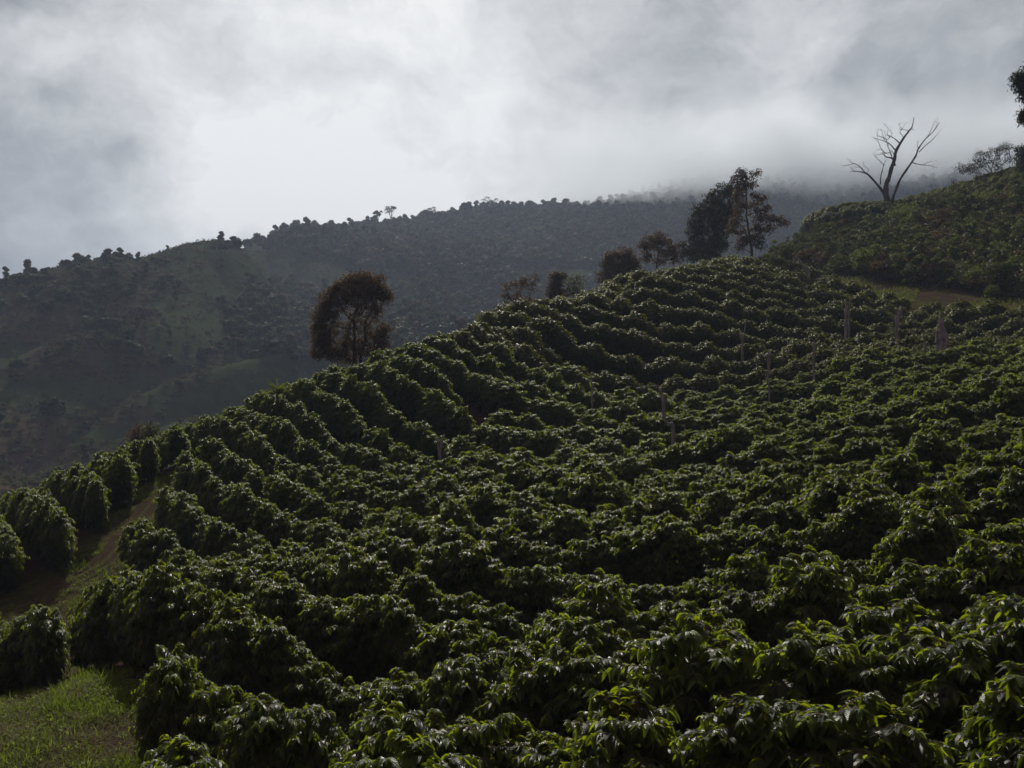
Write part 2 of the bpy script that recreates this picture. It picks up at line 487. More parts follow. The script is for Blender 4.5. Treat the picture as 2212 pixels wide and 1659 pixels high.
# ground: red-brown soil and litter with patches of grass, told apart by a "cover" attribute
def ground_mat(name, soil1, soil2, grass1, grass2, sc, bumpd):
    m, n = new_mat(name)
    tc_ = n.node('ShaderNodeTexCoord').outputs['Object']
    cov = n.node('ShaderNodeAttribute', attribute_name='cover').outputs['Fac']
    f1 = n.noise(tc_, sc, 8, 0.65); f2 = n.noise(tc_, sc * 3.1, 6, 0.6)
    soil = n.mix(f1, soil1, soil2)
    grass = n.mix(n.mapr(f2, 0.3, 0.7, 0, 1), grass1, grass2)
    k = n.m('ADD', cov, n.m('MULTIPLY', n.m('SUBTRACT', f2, 0.5), 0.9), clamp=True)
    k = n.mapr(k, 0.25, 0.75, 0, 1)
    col = n.mix(k, soil, grass)
    p = n.node('ShaderNodeBsdfPrincipled'); n.put(p.inputs['Base Color'], col)
    p.inputs['Roughness'].default_value = 1.0; p.inputs['Specular IOR Level'].default_value = 0.0
    b = n.node('ShaderNodeBump'); b.inputs['Strength'].default_value = 0.7; b.inputs['Distance'].default_value = bumpd
    n.put(b.inputs['Height'], n.noise(tc_, sc * 6, 5, 0.7)); n.l.new(b.outputs[0], p.inputs['Normal'])
    o = n.node('ShaderNodeOutputMaterial'); n.l.new(p.outputs[0], o.inputs[0])
    return m


M_GROUND = ground_mat('red_soil_ground', (0.034, 0.022, 0.019), (0.056, 0.037, 0.031), (0.04, 0.05, 0.018), (0.08, 0.09, 0.028), 1.3, 0.06)
M_PATH = ground_mat('dirt_path', (0.040, 0.026, 0.023), (0.075, 0.050, 0.043), (0.04, 0.05, 0.018), (0.08, 0.09, 0.03), 2.0, 0.05)
M_HILL = ground_mat('hill_cover', (0.048, 0.031, 0.029), (0.085, 0.058, 0.052), (0.028, 0.042, 0.020), (0.052, 0.073, 0.032), 0.09, 1.2)

# ------------------------------------------------------------------ the lie of the land
PATH = np.array([hit(*p)[:2] for p in [(80, 660), (62, 625), (44, 600), (106, 562), (139, 520), (166, 488), (180, 476)]])
PATH = spline(PATH, 6)
ROAD = np.array([at(px, 0, d)[:2] for px, d in [(1160, 63), (1090, 67), (1024, 70.5), (985, 75), (940, 80), (895, 85), (850, 91), (812, 97), (780, 104), (755, 112)]])
ROAD = spline(ROAD, 6)


def dist_to(poly, x, y):
    out = np.full(np.shape(x), 1e9)
    for a, b in zip(poly[:-1], poly[1:]):
        ab = b - a; t = np.clip(((x - a[0]) * ab[0] + (y - a[1]) * ab[1]) / (ab @ ab), 0, 1)
        out = np.minimum(out, np.hypot(x - a[0] - t * ab[0], y - a[1] - t * ab[1]))
    return out


# open grass in the bottom left corner
GRASS_C = [hit(70, 735)[:2], hit(10, 720)[:2], hit(102, 765)[:2]]


def in_grass(x, y):
    d = np.full(np.shape(x), 1e9)
    for c, r in zip(GRASS_C, (1.9, 1.9, 0.9)):
        d = np.minimum(d, np.hypot(x - c[0], y - c[1]) / r)
    return d


def ell(px, py, cx, cy, rx, ry, t=0):
    t = R(t); dx = px - cx; dy = py - cy
    u = (dx * math.cos(t) + dy * math.sin(t)) / rx; v = (dy * math.cos(t) - dx * math.sin(t)) / ry
    return np.exp(-(u * u + v * v) ** 1.5)


# grassy clearings of the far hillside: each a patch of the land itself (centre and half sizes)
CLEAR = [(194, 318, 38, 22, 30), (225, 266, 44, 18, 20), (60, 395, 70, 16, 0), (230, 400, 60, 18, -10), (262, 262, 22, 12, 25), (290, 268, 62, 13, 6), (150, 388, 30, 12, 5), (250, 372, 42, 14, -8), (52, 385, 40, 9, 0),
         (205, 280, 40, 14, 25), (350, 283, 50, 7, 0), (560, 275, 60, 6, 0), (10, 355, 12, 16, 60), (290, 375, 30, 12, -10), (130, 430, 60, 8, -8), (175, 345, 30, 12, 35)]


def clear_mask(px, py):
    c = np.zeros(np.shape(px))
    for e in CLEAR: c = np.maximum(c, ell(px, py, *e))
    return c


def grid_obj(name, r_list, a_list, mat, wrap=True):
    rr, aa = np.meshgrid(r_list, a_list, indexing='ij')
    x = rr * np.sin(aa); y = rr * np.cos(aa); z = Z(x, y)
    nr, na = rr.shape
    V = np.stack([x, y, z], -1).reshape(-1, 3)
    i = np.arange(nr - 1)[:, None] * na
    j = np.arange(na if wrap else na - 1)[None, :]; k = (j + 1) % na
    q = np.stack([i + j, i + na + j, i + na + k, i + k], -1).reshape(-1, 4)
    mb = MB(); mb.add(V, None, q)
    me = mb.mesh(name, mat)
    X, Y, Zz = V[:, 0], V[:, 1], V[:, 2]
    px, py = project(X, Y, Zz)
    pd = dist_to(PATH, X, Y); rd = dist_to(ROAD, X, Y)
    rnd = np.hypot(X, Y)
    cov = 0.15 + 0.27 * np.clip(1.6 - in_grass(X, Y), 0, 1) + 0.45 * np.exp(-((pd - 0.9) / 0.8) ** 2) + 0.5 * np.exp(-((rd - 2.8) / 1.3) ** 2)
    farc = np.where(Y > 0, np.clip(0.40 + 0.8 * clear_mask(px, py), 0, 1), 0.3)
    cov = np.where(rnd > 118, farc, np.clip(cov, 0, 1))
    hillc = sstep(0, 1, (rnd - 80) / 20) * (X > 12)
    cov = np.where((rnd <= 118), np.maximum(cov, 0.2 * hillc), cov)
    a = me.attributes.new('cover', 'FLOAT', 'POINT'); a.data.foreach_set('value', cov)
    o = link(name, me); tag(o, kind='structure')
    return o


a_in = np.linspace(-R(33), R(33), 300)
a_out = np.linspace(R(33), 2 * math.pi - R(33), 60)[1:-1]
A_ALL = np.concatenate([a_in, a_out])
r_near = np.concatenate([[0.02, 1.0, 2.0, 3.0, 4.0], np.exp(np.linspace(math.log(5), math.log(125), 230))])
r_far = np.exp(np.linspace(math.log(125), math.log(3500), 190))
grid_obj('ground', r_near, A_ALL, M_GROUND)
grid_obj('hills', r_far, A_ALL, M_HILL)


def strip(name, poly, half, mat, lift=0.03):
    t = norm(np.gradient(poly, axis=0)); s = np.stack([t[:, 1], -t[:, 0]], 1)
    m = len(poly); k = 9
    hw = half * (1 + 0.25 * fbm(np.arange(m) * 0.35, np.zeros(m), 2, 4) * 2)
    off = np.linspace(-1, 1, k)
    P = poly[:, None, :] + s[:, None, :] * off[None, :, None] * hw[:, None, None]
    z = Z(P[..., 0], P[..., 1]) + lift - 0.09 * np.exp(-((np.abs(off) - 0.5) / 0.16) ** 2)[None, :] - 0.12 * (np.abs(off) > 0.99)[None, :] + 0.03
    V = np.concatenate([P, z[..., None]], -1).reshape(-1, 3)
    i = np.arange(m - 1)[:, None] * k; j = np.arange(k - 1)[None, :]
    q = np.stack([i + j, i + j + 1, i + k + j + 1, i + k + j], -1).reshape(-1, 4)
    mb = MB(); mb.add(V, None, q); me = mb.mesh(name, mat)
    cov = np.tile(np.clip(0.25 + 0.5 * (np.abs(off) < 0.15) + 0.5 * (np.abs(off) > 0.85), 0, 1), m)
    a = me.attributes.new('cover', 'FLOAT', 'POINT'); a.data.foreach_set('value', cov)
    return tag(link(name, me), kind='structure')


def dense(poly, step):
    seg = np.r_[0, np.cumsum(np.hypot(*np.diff(poly, axis=0).T))]
    s = np.arange(0, seg[-1], step)
    return np.stack([np.interp(s, seg, poly[:, 0]), np.interp(s, seg, poly[:, 1])], 1)


strip('path', dense(PATH, 0.3), 0.5, M_PATH)
strip('dirt_road', dense(ROAD, 0.5), 1.0, M_PATH)

# ------------------------------------------------------------------ coffee bushes
def coffee_variant(seed, nb, sub, pairs, leaf, full=True, hgt=1.9, rad=0.95, mat=None):
    rs = np.random.RandomState(seed)
    lf = MB(); st = MB()
    B = []; D = []; T = []; LN = []
    nst = rs.randint(2, 4)
    stems = []
    for k in range(nst):
        a = rs.rand() * 6.28; ln = rs.uniform(0.05, 0.22)
        stems.append((math.cos(a) * ln, math.sin(a) * ln, hgt * rs.uniform(0.86, 1.0)))
        tube(st, [(0.03 * math.cos(a), 0.03 * math.sin(a), -0.15), (math.cos(a) * ln * .7, math.sin(a) * ln * .7, hgt * 0.5), (math.cos(a) * ln, math.sin(a) * ln, stems[-1][2] * 0.97)], [0.03, 0.02, 0.006], 6)
    lump = rs.uniform(0, 6.28, 3)
    for i in range(nb):
        sx, sy, sh = stems[i % nst]
        f = (i + rs.rand()) / nb                     # 0 low .. 1 top
        h0 = sh * (0.14 + 0.86 * f ** 0.85)
        az_ = i * 2.39996 + rs.uniform(-.3, .3)
        prof = rad * (0.70 + 0.36 * math.sin(min(1, f * 1.35) * math.pi * 0.75)) * (1 - 0.72 * f ** 4.5)
        Lb = prof * rs.uniform(0.82, 1.12) * (1 + 0.13 * math.sin(2 * az_ + lump[0]) + 0.10 * math.sin(3 * az_ + lump[1]))
        o = np.array([sx * h0 / sh, sy * h0 / sh, h0])
        out = np.array([math.cos(az_), math.sin(az_), 0])
        rise = 0.30 * Lb + 0.12 * f; dr = 0.62 * Lb * rs.uniform(0.7, 1.2)
        ss = np.linspace(0, 1, 7)
        pth = o + out * (ss * Lb)[:, None] + np.array([0, 0, 1.0]) * (rise * ss * 1.6 - dr * ss ** 2.2)[:, None]
        tube(st, pth, np.linspace(0.008, 0.0025, 7), 3, cap=False)
        branches = [(pth, 0.28, pairs, 1.0)]
        for k in range(sub):
            s0 = rs.uniform(0.25, 0.8); j = int(s0 * 6); p0 = pth[j]
            side = (1 if k % 2 else -1) * rs.uniform(0.5, 1.0)
            d2 = norm(out * 0.75 + side * np.array([-out[1], out[0], 0]) + np.array([0, 0, 0.25]))
            l2 = Lb * (1.05 - s0) * 0.75
            p2 = p0 + d2 * (ss * l2)[:, None] + np.array([0, 0, -1.0]) * (0.4 * l2 * ss ** 2)[:, None]
            branches.append((p2, 0.15, max(2, int(pairs * 0.6)), 1.0))
        for (pp, s_lo, npair, _) in branches:
            s = np.linspace(s_lo, 1.0, npair) + rs.uniform(-.02, .02, npair)
            s = np.clip(s, 0, 1) * 6
            jx = np.clip(s.astype(int), 0, 5); fr = (s - jx)[:, None]
            pos = pp[jx] * (1 - fr) + pp[jx + 1] * fr
            dd = norm(pp[jx + 1] - pp[jx])
            for sg in (-1, 1):
                ang = rs.uniform(R(35), R(70), npair)
                hs = norm(np.cross(dd, [0, 0, 1.0]))
                dl = dd * np.cos(ang)[:, None] + hs * (sg * np.sin(ang))[:, None] + np.array([0, 0, 1.0]) * rs.uniform(-0.35, 0.22, npair)[:, None]
                B.append(pos); D.append(dl)
                end = (s / 6)
                tn = 0.04 + 0.46 * f + 0.36 * end ** 3 * (0.3 + f) + rs.uniform(-.12, .16, npair)  # tone drops towards the foot, painting shade into the lower leaves
                T.append(tn); LN.append(leaf * rs.uniform(0.7, 1.15, npair) * (1 - 0.25 * (end > .93)))
            # the young pair at the tip
            if rs.rand() < 0.75:
                k2 = 2
                tip = np.repeat(pp[-1:], k2, 0)
                dl = norm(np.stack([dd[-1]] * k2) * 0.5 + rs.normal(0, .35, (k2, 3)) + np.array([0, 0, 0.55]))
                B.append(tip); D.append(dl); T.append(np.full(k2, 0.62 + 0.36 * f)); LN.append(np.full(k2, leaf * 0.55))
    for sx, sy, sh in stems:     # shoot tips
        k = 8
        aa = rs.uniform(0, 6.28, k)
        B.append(np.tile([sx, sy, sh * 0.97], (k, 1)) + rs.normal(0, .03, (k, 3))); D.append(np.stack([np.cos(aa), np.sin(aa), rs.uniform(0.3, 1.2, k)], 1))
        T.append(rs.uniform(.75, 1.0, k)); LN.append(np.full(k, leaf * 0.8))
    B = np.concatenate(B); D = np.concatenate(D); T = np.clip(np.concatenate(T), 0, 1); LN = np.concatenate(LN)
    up = norm(np.tile([0, 0, 1.0], (len(B), 1)) + rs.normal(0, .28, (len(B), 3)))
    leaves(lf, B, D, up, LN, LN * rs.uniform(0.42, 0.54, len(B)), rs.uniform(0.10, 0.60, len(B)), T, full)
    return lf.mesh('coffee_foliage', mat or M_COFFEE), st.mesh('coffee_stems', M_STEM)


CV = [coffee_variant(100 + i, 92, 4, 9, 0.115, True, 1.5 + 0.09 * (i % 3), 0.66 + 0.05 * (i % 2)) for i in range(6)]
CVL = [coffee_variant(200 + i, 84, 4, 7, 0.118, False, 1.52, 0.71, M_COFFEE_FAR) for i in range(4)]


def rowg(x):
    sp = lambda t: np.logaddexp(0, t)
    return 1.40 * 3.6 * sp(-(x - 0.3) / 3.6) + 0.14 * 4 * sp((x - 10) / 4)


DR = np.array([(px, d) for px, py, d in RIDGE], float)
bx = []
for ri, c in enumerate(np.arange(-2.5, 104, 2.6)):
    xs = np.arange(-34, 64, 0.02)
    ys = c + rowg(xs) + fbm(xs / 9 + ri * 7.3, np.full(len(xs), ri * 3.1), 2, 21) * 0.6
    s = np.r_[0, np.cumsum(np.hypot(np.diff(xs), np.diff(ys)))]
    t = np.arange(random.uniform(0, 1), s[-1], 0.64)
    t = t + RS.uniform(-.09, .09, len(t))
    X = np.interp(t, s, xs) + RS.normal(0, .08, len(t)); Y = np.interp(t, s, ys) + RS.normal(0, .08, len(t))
    ang = np.interp(t, s, np.arctan2(np.gradient(ys), np.gradient(xs)))
    for x, y, a in zip(X, Y, ang): bx.append((x, y, ri, a))
bx = np.array(bx)
bx = bx[bx[:, 1] > 5.2]
pxs = 512 + F * bx[:, 0] / bx[:, 1]
PATHN = PATH * (1 - 0.55 / np.hypot(PATH[:, 0], PATH[:, 1]))[:, None]
keep = (pxs > -420) & (pxs < 1900) & (bx[:, 1] < np.interp(pxs, DR[:, 0], DR[:, 1]) + 3.4)
keep &= (dist_to(PATH, bx[:, 0], bx[:, 1]) > 1.0) & (dist_to(PATHN, bx[:, 0], bx[:, 1]) > 1.15)
keep &= ~((bx[:, 0] / bx[:, 1] < -0.35) & (bx[:, 1] < 15.0))
keep &= in_grass(bx[:, 0], bx[:, 1]) > 1.25
keep &= dist_to(ROAD, bx[:, 0], bx[:, 1]) > 1.6
keep &= (np.hypot(bx[:, 0], bx[:, 1]) > 6.0)
keep &= RS.rand(len(bx)) > np.where(bx[:, 0] < -3, 0.008, 0.035)
bx = bx[keep]
# leave room for the standing dead trunks
SNAGS = [  # px, py of the foot (as seen), distance, kind
    ('forked', 440, 462, 39.0), ('curved', 668, 428, 39.5), ('twiggy', 769, 385, 45.0), ('fork_thin', 744, 347, 57.0), ('post', 814, 357, 49.0),
    ('post', 924, 345, 50.0), ('jagged', 942, 342, 52.0), ('pair', 848, 312, 64.0), ('broad', 896, 325, 60.0), ('leaning', 808, 277, 84.0),
    ('thin', 701, 279, 78.0), ('thin', 666, 287, 74.0), ('thin', 591, 391, 47.0),
]
for k, px, py, d in SNAGS:
    q = at(px, py, d)
    bx = bx[np.hypot(bx[:, 0] - q[0], bx[:, 1] - q[1]) > 0.6]
    # the bush just in front is lower so that the trunk shows
order = np.argsort(np.hypot(bx[:, 0], bx[:, 1]))
bx = bx[order]
bz = Z(bx[:, 0], bx[:, 1])
nb = len(bx)
brot = bx[:, 3] + math.pi * RS.randint(0, 2, nb) + RS.normal(0, .12, nb)     # hedges run along the rows
bsc = np.where(bx[:, 0] < -3, RS.uniform(0.92, 1.08, nb), RS.uniform(0.82, 1.14, nb)) * (1 + 0.12 * fbm(bx[:, 0] / 6, bx[:, 1] / 6, 2, 31) * 2)
bsz = bsc * RS.uniform(0.92, 1.08, nb)
bsc[(RS.rand(nb) < 0.035) & (bx[:, 0] > -3)] *= 0.68        # replanted, smaller bushes
bsz = np.where(bsc < 0.75, bsc * 0.9, bsz)
bsy = bsc * (0.62 + 0.28 * sstep(-6, 6, bx[:, 0]))      # the hedges are slimmer on the steep left side
for k, px, py, d in SNAGS:
    q = at(px, py, d)
    fr = (np.abs(512 + F * bx[:, 0] / bx[:, 1] - px) < 16) & (bx[:, 1] < q[1]) & (bx[:, 1] > q[1] - 2.6)
    bsz[fr] *= (0.72 if k in ('curved', 'jagged', 'forked') else 0.95)
# in-view test for the 300 that show largest
top = bz + BH
tx, ty = project(bx[:, 0], bx[:, 1], top)
rad_px = F * 0.75 / bx[:, 1]
inview = (tx > -rad_px * 0.8) & (tx < 1024 + rad_px * 0.8) & (ty < 768 + 0)
idx = np.nonzero(inview)[0]
single = idx[:300]
print('bushes', nb, 'in view', len(idx), 'farthest single', bx[single[-1], 1])
is_single = np.zeros(nb, bool); is_single[single] = True

ROWW = ['front', 'second', 'third', 'fourth', 'fifth', 'sixth', 'seventh', 'eighth', 'ninth', 'tenth', 'eleventh', 'twelfth', 'thirteenth', 'fourteenth']
rows_seen = sorted(set(int(r) for r in bx[single, 2]))
rowpos = {}
for r in rows_seen:
    mem = [i for i in single if int(bx[i, 2]) == r]
    mem.sort(key=lambda i: tx[i])
    for k, i in enumerate(mem): rowpos[i] = (k, len(mem))
ORD = ['first', 'second', 'third', 'fourth', 'fifth', 'sixth', 'seventh', 'eighth', 'ninth', 'tenth', 'eleventh', 'twelfth', 'thirteenth', 'fourteenth', 'fifteenth',
       'sixteenth', 'seventeenth', 'eighteenth', 'nineteenth', 'twentieth']


def ordw(k):
    if k < 20: return ORD[k]
    tens = ['twenty', 'thirty', 'forty', 'fifty'][(k + 1) // 10 - 2]
    u = (k + 1) % 10
    return (tens[:-1] + 'ieth') if u == 0 else tens + '-' + ORD[u - 1]


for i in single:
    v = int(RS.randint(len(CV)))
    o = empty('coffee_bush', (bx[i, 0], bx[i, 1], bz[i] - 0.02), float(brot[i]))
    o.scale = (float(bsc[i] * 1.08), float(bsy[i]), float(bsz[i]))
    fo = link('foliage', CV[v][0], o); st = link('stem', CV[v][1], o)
    k, m = rowpos[i]; r = rows_seen.index(int(bx[i, 2]))
    rw = ('%s row from the bottom' % ordw(r))
    look = 'tall' if bsz[i] > 1.08 else ('low' if bsz[i] < 0.86 else 'glossy')
    if m == 1: lab = '%s coffee bush alone in the %s' % (look, rw)
    elif m - 1 - k < k: lab = '%s coffee bush, %s from the right in the %s' % (look, ordw(m - 1 - k), rw)
    else: lab = '%s coffee bush, %s from the left in the %s' % (look, ordw(k), rw)
    tag(o, lab, 'coffee bush', 'coffee bushes planted in rows on the slope')


# ------------------------------------------------------------------ masses that nobody could count: instances on points
def scatter(name, P, rot, sc, variants, idx=None, label=None, cat=None):
    """one object: points carrying instances of the variants (lists of meshes)"""
    me = bpy.data.meshes.new(name + '_points')
    me.vertices.add(len(P)); me.vertices.foreach_set('co', np.asarray(P, float).ravel())
    a = me.attributes.new('rot', 'FLOAT_VECTOR', 'POINT'); a.data.foreach_set('vector', np.stack([np.zeros(len(P)), np.zeros(len(P)), rot], 1).ravel())
    a = me.attributes.new('scl', 'FLOAT_VECTOR', 'POINT'); a.data.foreach_set('vector', np.asarray(sc, float).ravel())
    a = me.attributes.new('pick', 'INT', 'POINT')
    a.data.foreach_set('value', (RS.randint(0, len(variants), len(P)) if idx is None else idx).astype(np.int32))
    me.update()
    o = link(name, me); tag(o, label, cat, kind='stuff')
    cl = bpy.data.collections.new(name + '_kinds')
    for k, ms in enumerate(variants):
        vo = bpy.data.objects.new('%s_kind_%02d' % (name, k), ms); cl.objects.link(vo)
    ng = bpy.data.node_groups.new(name + '_nodes', 'GeometryNodeTree')
    ng.interface.new_socket('Geometry', in_out='INPUT', socket_type='NodeSocketGeometry')
    ng.interface.new_socket('Geometry', in_out='OUTPUT', socket_type='NodeSocketGeometry')
    nd = ng.nodes; lk = ng.links
    gi = nd.new('NodeGroupInput'); go = nd.new('NodeGroupOutput')
    ci = nd.new('GeometryNodeCollectionInfo'); ci.inputs['Collection'].default_value = cl
    ci.inputs['Separate Children'].default_value = True; ci.inputs['Reset Children'].default_value = True
    ip = nd.new('GeometryNodeInstanceOnPoints'); ip.inputs['Pick Instance'].default_value = True
    def nattr(nm, ty):
        q = nd.new('GeometryNodeInputNamedAttribute'); q.data_type = ty; q.inputs['Name'].default_value = nm
        return [s for s in q.outputs if s.enabled and s.name == 'Attribute'][0]
    lk.new(gi.outputs[0], ip.inputs['Points']); lk.new(ci.outputs[0], ip.inputs['Instance'])
    lk.new(nattr('pick', 'INT'), ip.inputs['Instance Index'])
    lk.new(nattr('rot', 'FLOAT_VECTOR'), ip.inputs['Rotation'])
    lk.new(nattr('scl', 'FLOAT_VECTOR'), ip.inputs['Scale'])
    lk.new(ip.outputs[0], go.inputs[0])
    md = o.modifiers.new('scatter', 'NODES'); md.node_group = ng
    return o


rest = np.nonzero(~is_single)[0]
# far part of the field; nearer variants (fine leaves) first, coarser beyond 55 m
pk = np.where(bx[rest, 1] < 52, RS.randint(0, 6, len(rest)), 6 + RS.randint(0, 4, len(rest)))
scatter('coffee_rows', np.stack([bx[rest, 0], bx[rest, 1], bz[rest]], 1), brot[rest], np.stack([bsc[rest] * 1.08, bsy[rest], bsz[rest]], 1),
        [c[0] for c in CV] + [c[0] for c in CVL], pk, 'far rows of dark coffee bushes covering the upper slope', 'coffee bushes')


# ------------------------------------------------------------------ trees
def tree_core(trunks, blobs, seed, lsize, tips_per, leaves_per, clump, mat, bark, brad=0.03, upb=0.3, flat=False):
    """trunks: list of (points, r0, r1); blobs: (x, y, z, rx, ry, rz, density). Limbs run from the trunks into each blob and carry leaf clumps."""
    rs = np.random.RandomState(seed)
    wood = MB(); lf = MB()
    TP = []; TR = []
    for pts, r0, r1 in trunks:
        p = spline(pts, 5); r = np.linspace(r0, r1, len(p))
        r = r * (1 + 0.5 * np.exp(-np.arange(len(p)) / 1.5)) if r0 > 0.08 else r
        p = p + rs.normal(0, r0 * 0.12, p.shape) * (np.arange(len(p)) > 0)[:, None]
        tube(wood, p, r, 8 if r0 > 0.1 else 5)
        TP.append(p); TR.append(r)
    TPa = np.concatenate(TP)
    for b in blobs:
        c = np.array(b[:3]); rr = np.array(b[3:6]); den = b[6] if len(b) > 6 else 1.0
        # limb into the blob centre
        cost = np.linalg.norm(TPa - c, axis=1) + 1.5 * np.maximum(0, TPa[:, 2] - c[2] + 0.3 * np.linalg.norm((TPa - c)[:, :2], axis=1))
        p0 = TPa[np.argmin(cost)]
        L = np.linalg.norm(c - p0) + 1e-6
        limb = spline([p0, p0 * 0.55 + c * 0.45 + np.array([0, 0, 0.08 * L]) + rs.normal(0, .06 * L, 3), c], 5)
        tube(wood, limb, np.linspace(brad * 1.6, brad * 0.8, len(limb)), 5, cap=False)
        n = max(2, int(tips_per * den))
        dirs = norm(rs.normal(0, 1, (n, 3))); rad = rs.uniform(0.45, 1.0, n) ** 0.6
        tips = c + dirs * rad[:, None] * rr
        for t in tips:
            st = limb[rs.randint(len(limb) // 2, len(limb))]
            ln = np.linalg.norm(t - st)
            mid = (st + t) / 2 + np.array([0, 0, -0.06 * ln]) + rs.normal(0, .08 * ln, 3)
            tube(wood, [st, mid, t], [brad * 0.5, brad * 0.35, brad * 0.15], 3, cap=False)
        k = int(leaves_per)
        P = np.repeat(tips, k, 0) + rs.normal(0, 1, (n * k, 3)) * clump * 1.1 * np.array([1, 1, 0.7])
        if flat: P[:, 2] = np.repeat(tips[:, 2], k) + rs.normal(0, clump * 0.35, n * k)
        D = norm(rs.normal(0, 1, P.shape) + np.array([0, 0, -0.2]) + norm(P - c) * 0.7)
        U = norm(rs.normal(0, 0.6, P.shape) + np.array([0, 0, upb + 0.5]))
        hz = np.clip((P[:, 2] - (c[2] - rr[2])) / (2 * rr[2]), 0, 1)
        tone = np.clip(rs.uniform(0.05, 0.75, len(P)) + np.repeat(rs.uniform(-.2, .3, n), k), 0, 1)
        ls = lsize * rs.uniform(0.6, 1.3, len(P))
        leaves(lf, P, D, U, ls, ls * 0.5, rs.uniform(0, .4, len(P)), tone, False)
    return wood.mesh('trunk', bark), (lf.mesh('crown', mat) if blobs else None)


def place_tree(name, label, cat, d, trunks_px, blobs_px, seed, lsize, tips, lper, clump, mat, bark=None, foot=None, brad=0.03, group=None, thick=1.0, sink=None, crown_name='crown', fine=(1, 1)):
    """a tree traced in 1024 px reading, built d metres away with its own depth"""
    rs = random.Random(seed)
    k = d / F
    p0 = trunks_px[0][0][0]
    base = at(p0[0], p0[1], d)
    gz = float(Z(base[0], base[1]))
    tr = []
    for ti, (pts, r0, r1) in enumerate(trunks_px):
        q = []
        for j, p in enumerate(pts):
            w = at(p[0], p[1], d)
            w[1] += (p[2] if len(p) > 2 else 0) * 1.0
            q.append(w - np.array([base[0], base[1], gz]))
        if ti == 0 and q[0][2] > 0.05:
            q = [np.array([q[0][0], q[0][1], -0.2])] + q
        elif ti > 0 and (foot is None or ti in foot) and len(pts[0]) > 3:
            q = [np.array([q[0][0], q[0][1], -0.2])] + q
        tr.append((q, r0, r1))
    bl = []
    for b in blobs_px:
        px, py, rx, ry = b[:4]; dy = b[4] if len(b) > 4 else rs.uniform(-.5, .5) * rx * k * thick; den = b[5] if len(b) > 5 else 1
        w = at(px, py, d) - np.array([base[0], base[1], gz])
        bl.append((w[0], w[1] + dy, w[2], rx * k, rx * k * thick, ry * k, den * (rx * ry) / 30.0))
    wm, cm = tree_core(tr, bl, seed, lsize, tips, lper, clump, mat, bark or M_BARK, brad)
    o = empty(name, (base[0], base[1], gz))
    tag(o, label, cat, group)
    link('trunk', wm, o)
    if cm: link(crown_name, cm, o)
    return o


s = 1024 / 2212.0


def z2(x, y, ox, oy, k):   # reading of an enlarged crop -> 1024 px
    return ((x / k + ox) * 0.4096, (y / k + oy) * 0.4096)


def c1(x, y): return z2(x, y, 700, 650, 3.687)     # big tree crop
def c3(x, y): return z2(x, y, 1150, 380, 2.592)    # ridge trees crop
def c4(x, y): return z2(x, y, 1800, 150, 2.37)     # right hill crop


def blobs(fn, k, lst):
    out = []
    for b in lst:
        p = fn(b[0], b[1]); out.append((p[0], p[1], b[2] * 1.15 / k * 0.4096, b[3] * 1.15 / k * 0.4096) + tuple(b[4:]))
    return out


RT = 'trees lining the crest of the coffee slope'
# the big spreading tree below the crest
place_tree('spreading_tree', 'large brown-green spreading tree with two trunks and airy see-through crown, left of the slope crest', 'tree', 62,
           [([c1(610, 960), c1(612, 860), c1(605, 740), c1(610, 620), c1(605, 480), c1(640, 330), c1(650, 200)], 0.17, 0.04),
            ([c1(655, 900) + (0.6, 1), c1(680, 760), c1(705, 620), c1(700, 520), c1(760, 400), c1(800, 270)], 0.12, 0.03),
            ([c1(607, 560), c1(520, 560), c1(430, 530), c1(370, 480)], 0.06, 0.02),
            ([c1(605, 500), c1(520, 420), c1(470, 330), c1(440, 270)], 0.05, 0.02),
            ([c1(608, 680), c1(520, 640), c1(450, 690)], 0.04, 0.015),
            ([c1(704, 560), c1(780, 470), c1(840, 400), c1(870, 320)], 0.05, 0.02),
            ([c1(690, 720), c1(770, 690), c1(840, 640)], 0.05, 0.015)],
           blobs(c1, 3.687, [(680, 110, 95, 60), (590, 110, 70, 55), (500, 190, 80, 60), (430, 250, 70, 60), (350, 300, 60, 60), (310, 400, 60, 70), (290, 500, 50, 80), (310, 620, 60, 80), (300, 720, 55, 80), (340, 660, 60, 70), (380, 760, 60, 50),
                             (280, 790, 45, 40), (380, 400, 55, 60), (400, 560, 60, 60, 0, .85), (810, 130, 60, 60), (870, 230, 70, 60), (900, 290, 50, 50), (780, 210, 70, 60), (690, 230, 90, 60), (590, 260, 80, 60),
                             (500, 330, 70, 60, 0, .85), (780, 330, 70, 60, 0, .85), (650, 350, 70, 50, 0, .85), (880, 560, 50, 45), (840, 620, 70, 50), (860, 700, 60, 50), (780, 760, 60, 60), (700, 640, 60, 50, 0, .7),
                             (600, 700, 70, 60, 0, .85), (500, 720, 70, 60, 0, .85), (430, 800, 60, 50, 0, .85), (530, 800, 60, 60, 0, .85), (620, 440, 70, 50, 0, .4), (700, 480, 60, 50, 0, .35), (560, 520, 60, 40, 0, .4), (640, 560, 60, 50, 0, .35), (750, 560, 50, 50, 0, .4), (700, 780, 60, 50, 0, .5), (450, 460, 50, 50, 0, .7), (800, 430, 60, 50, 0, .7), (560, 600, 50, 40, 0, .7)]),
           5, 0.13, 19, 22, 0.12, M_TREE, thick=1.3)

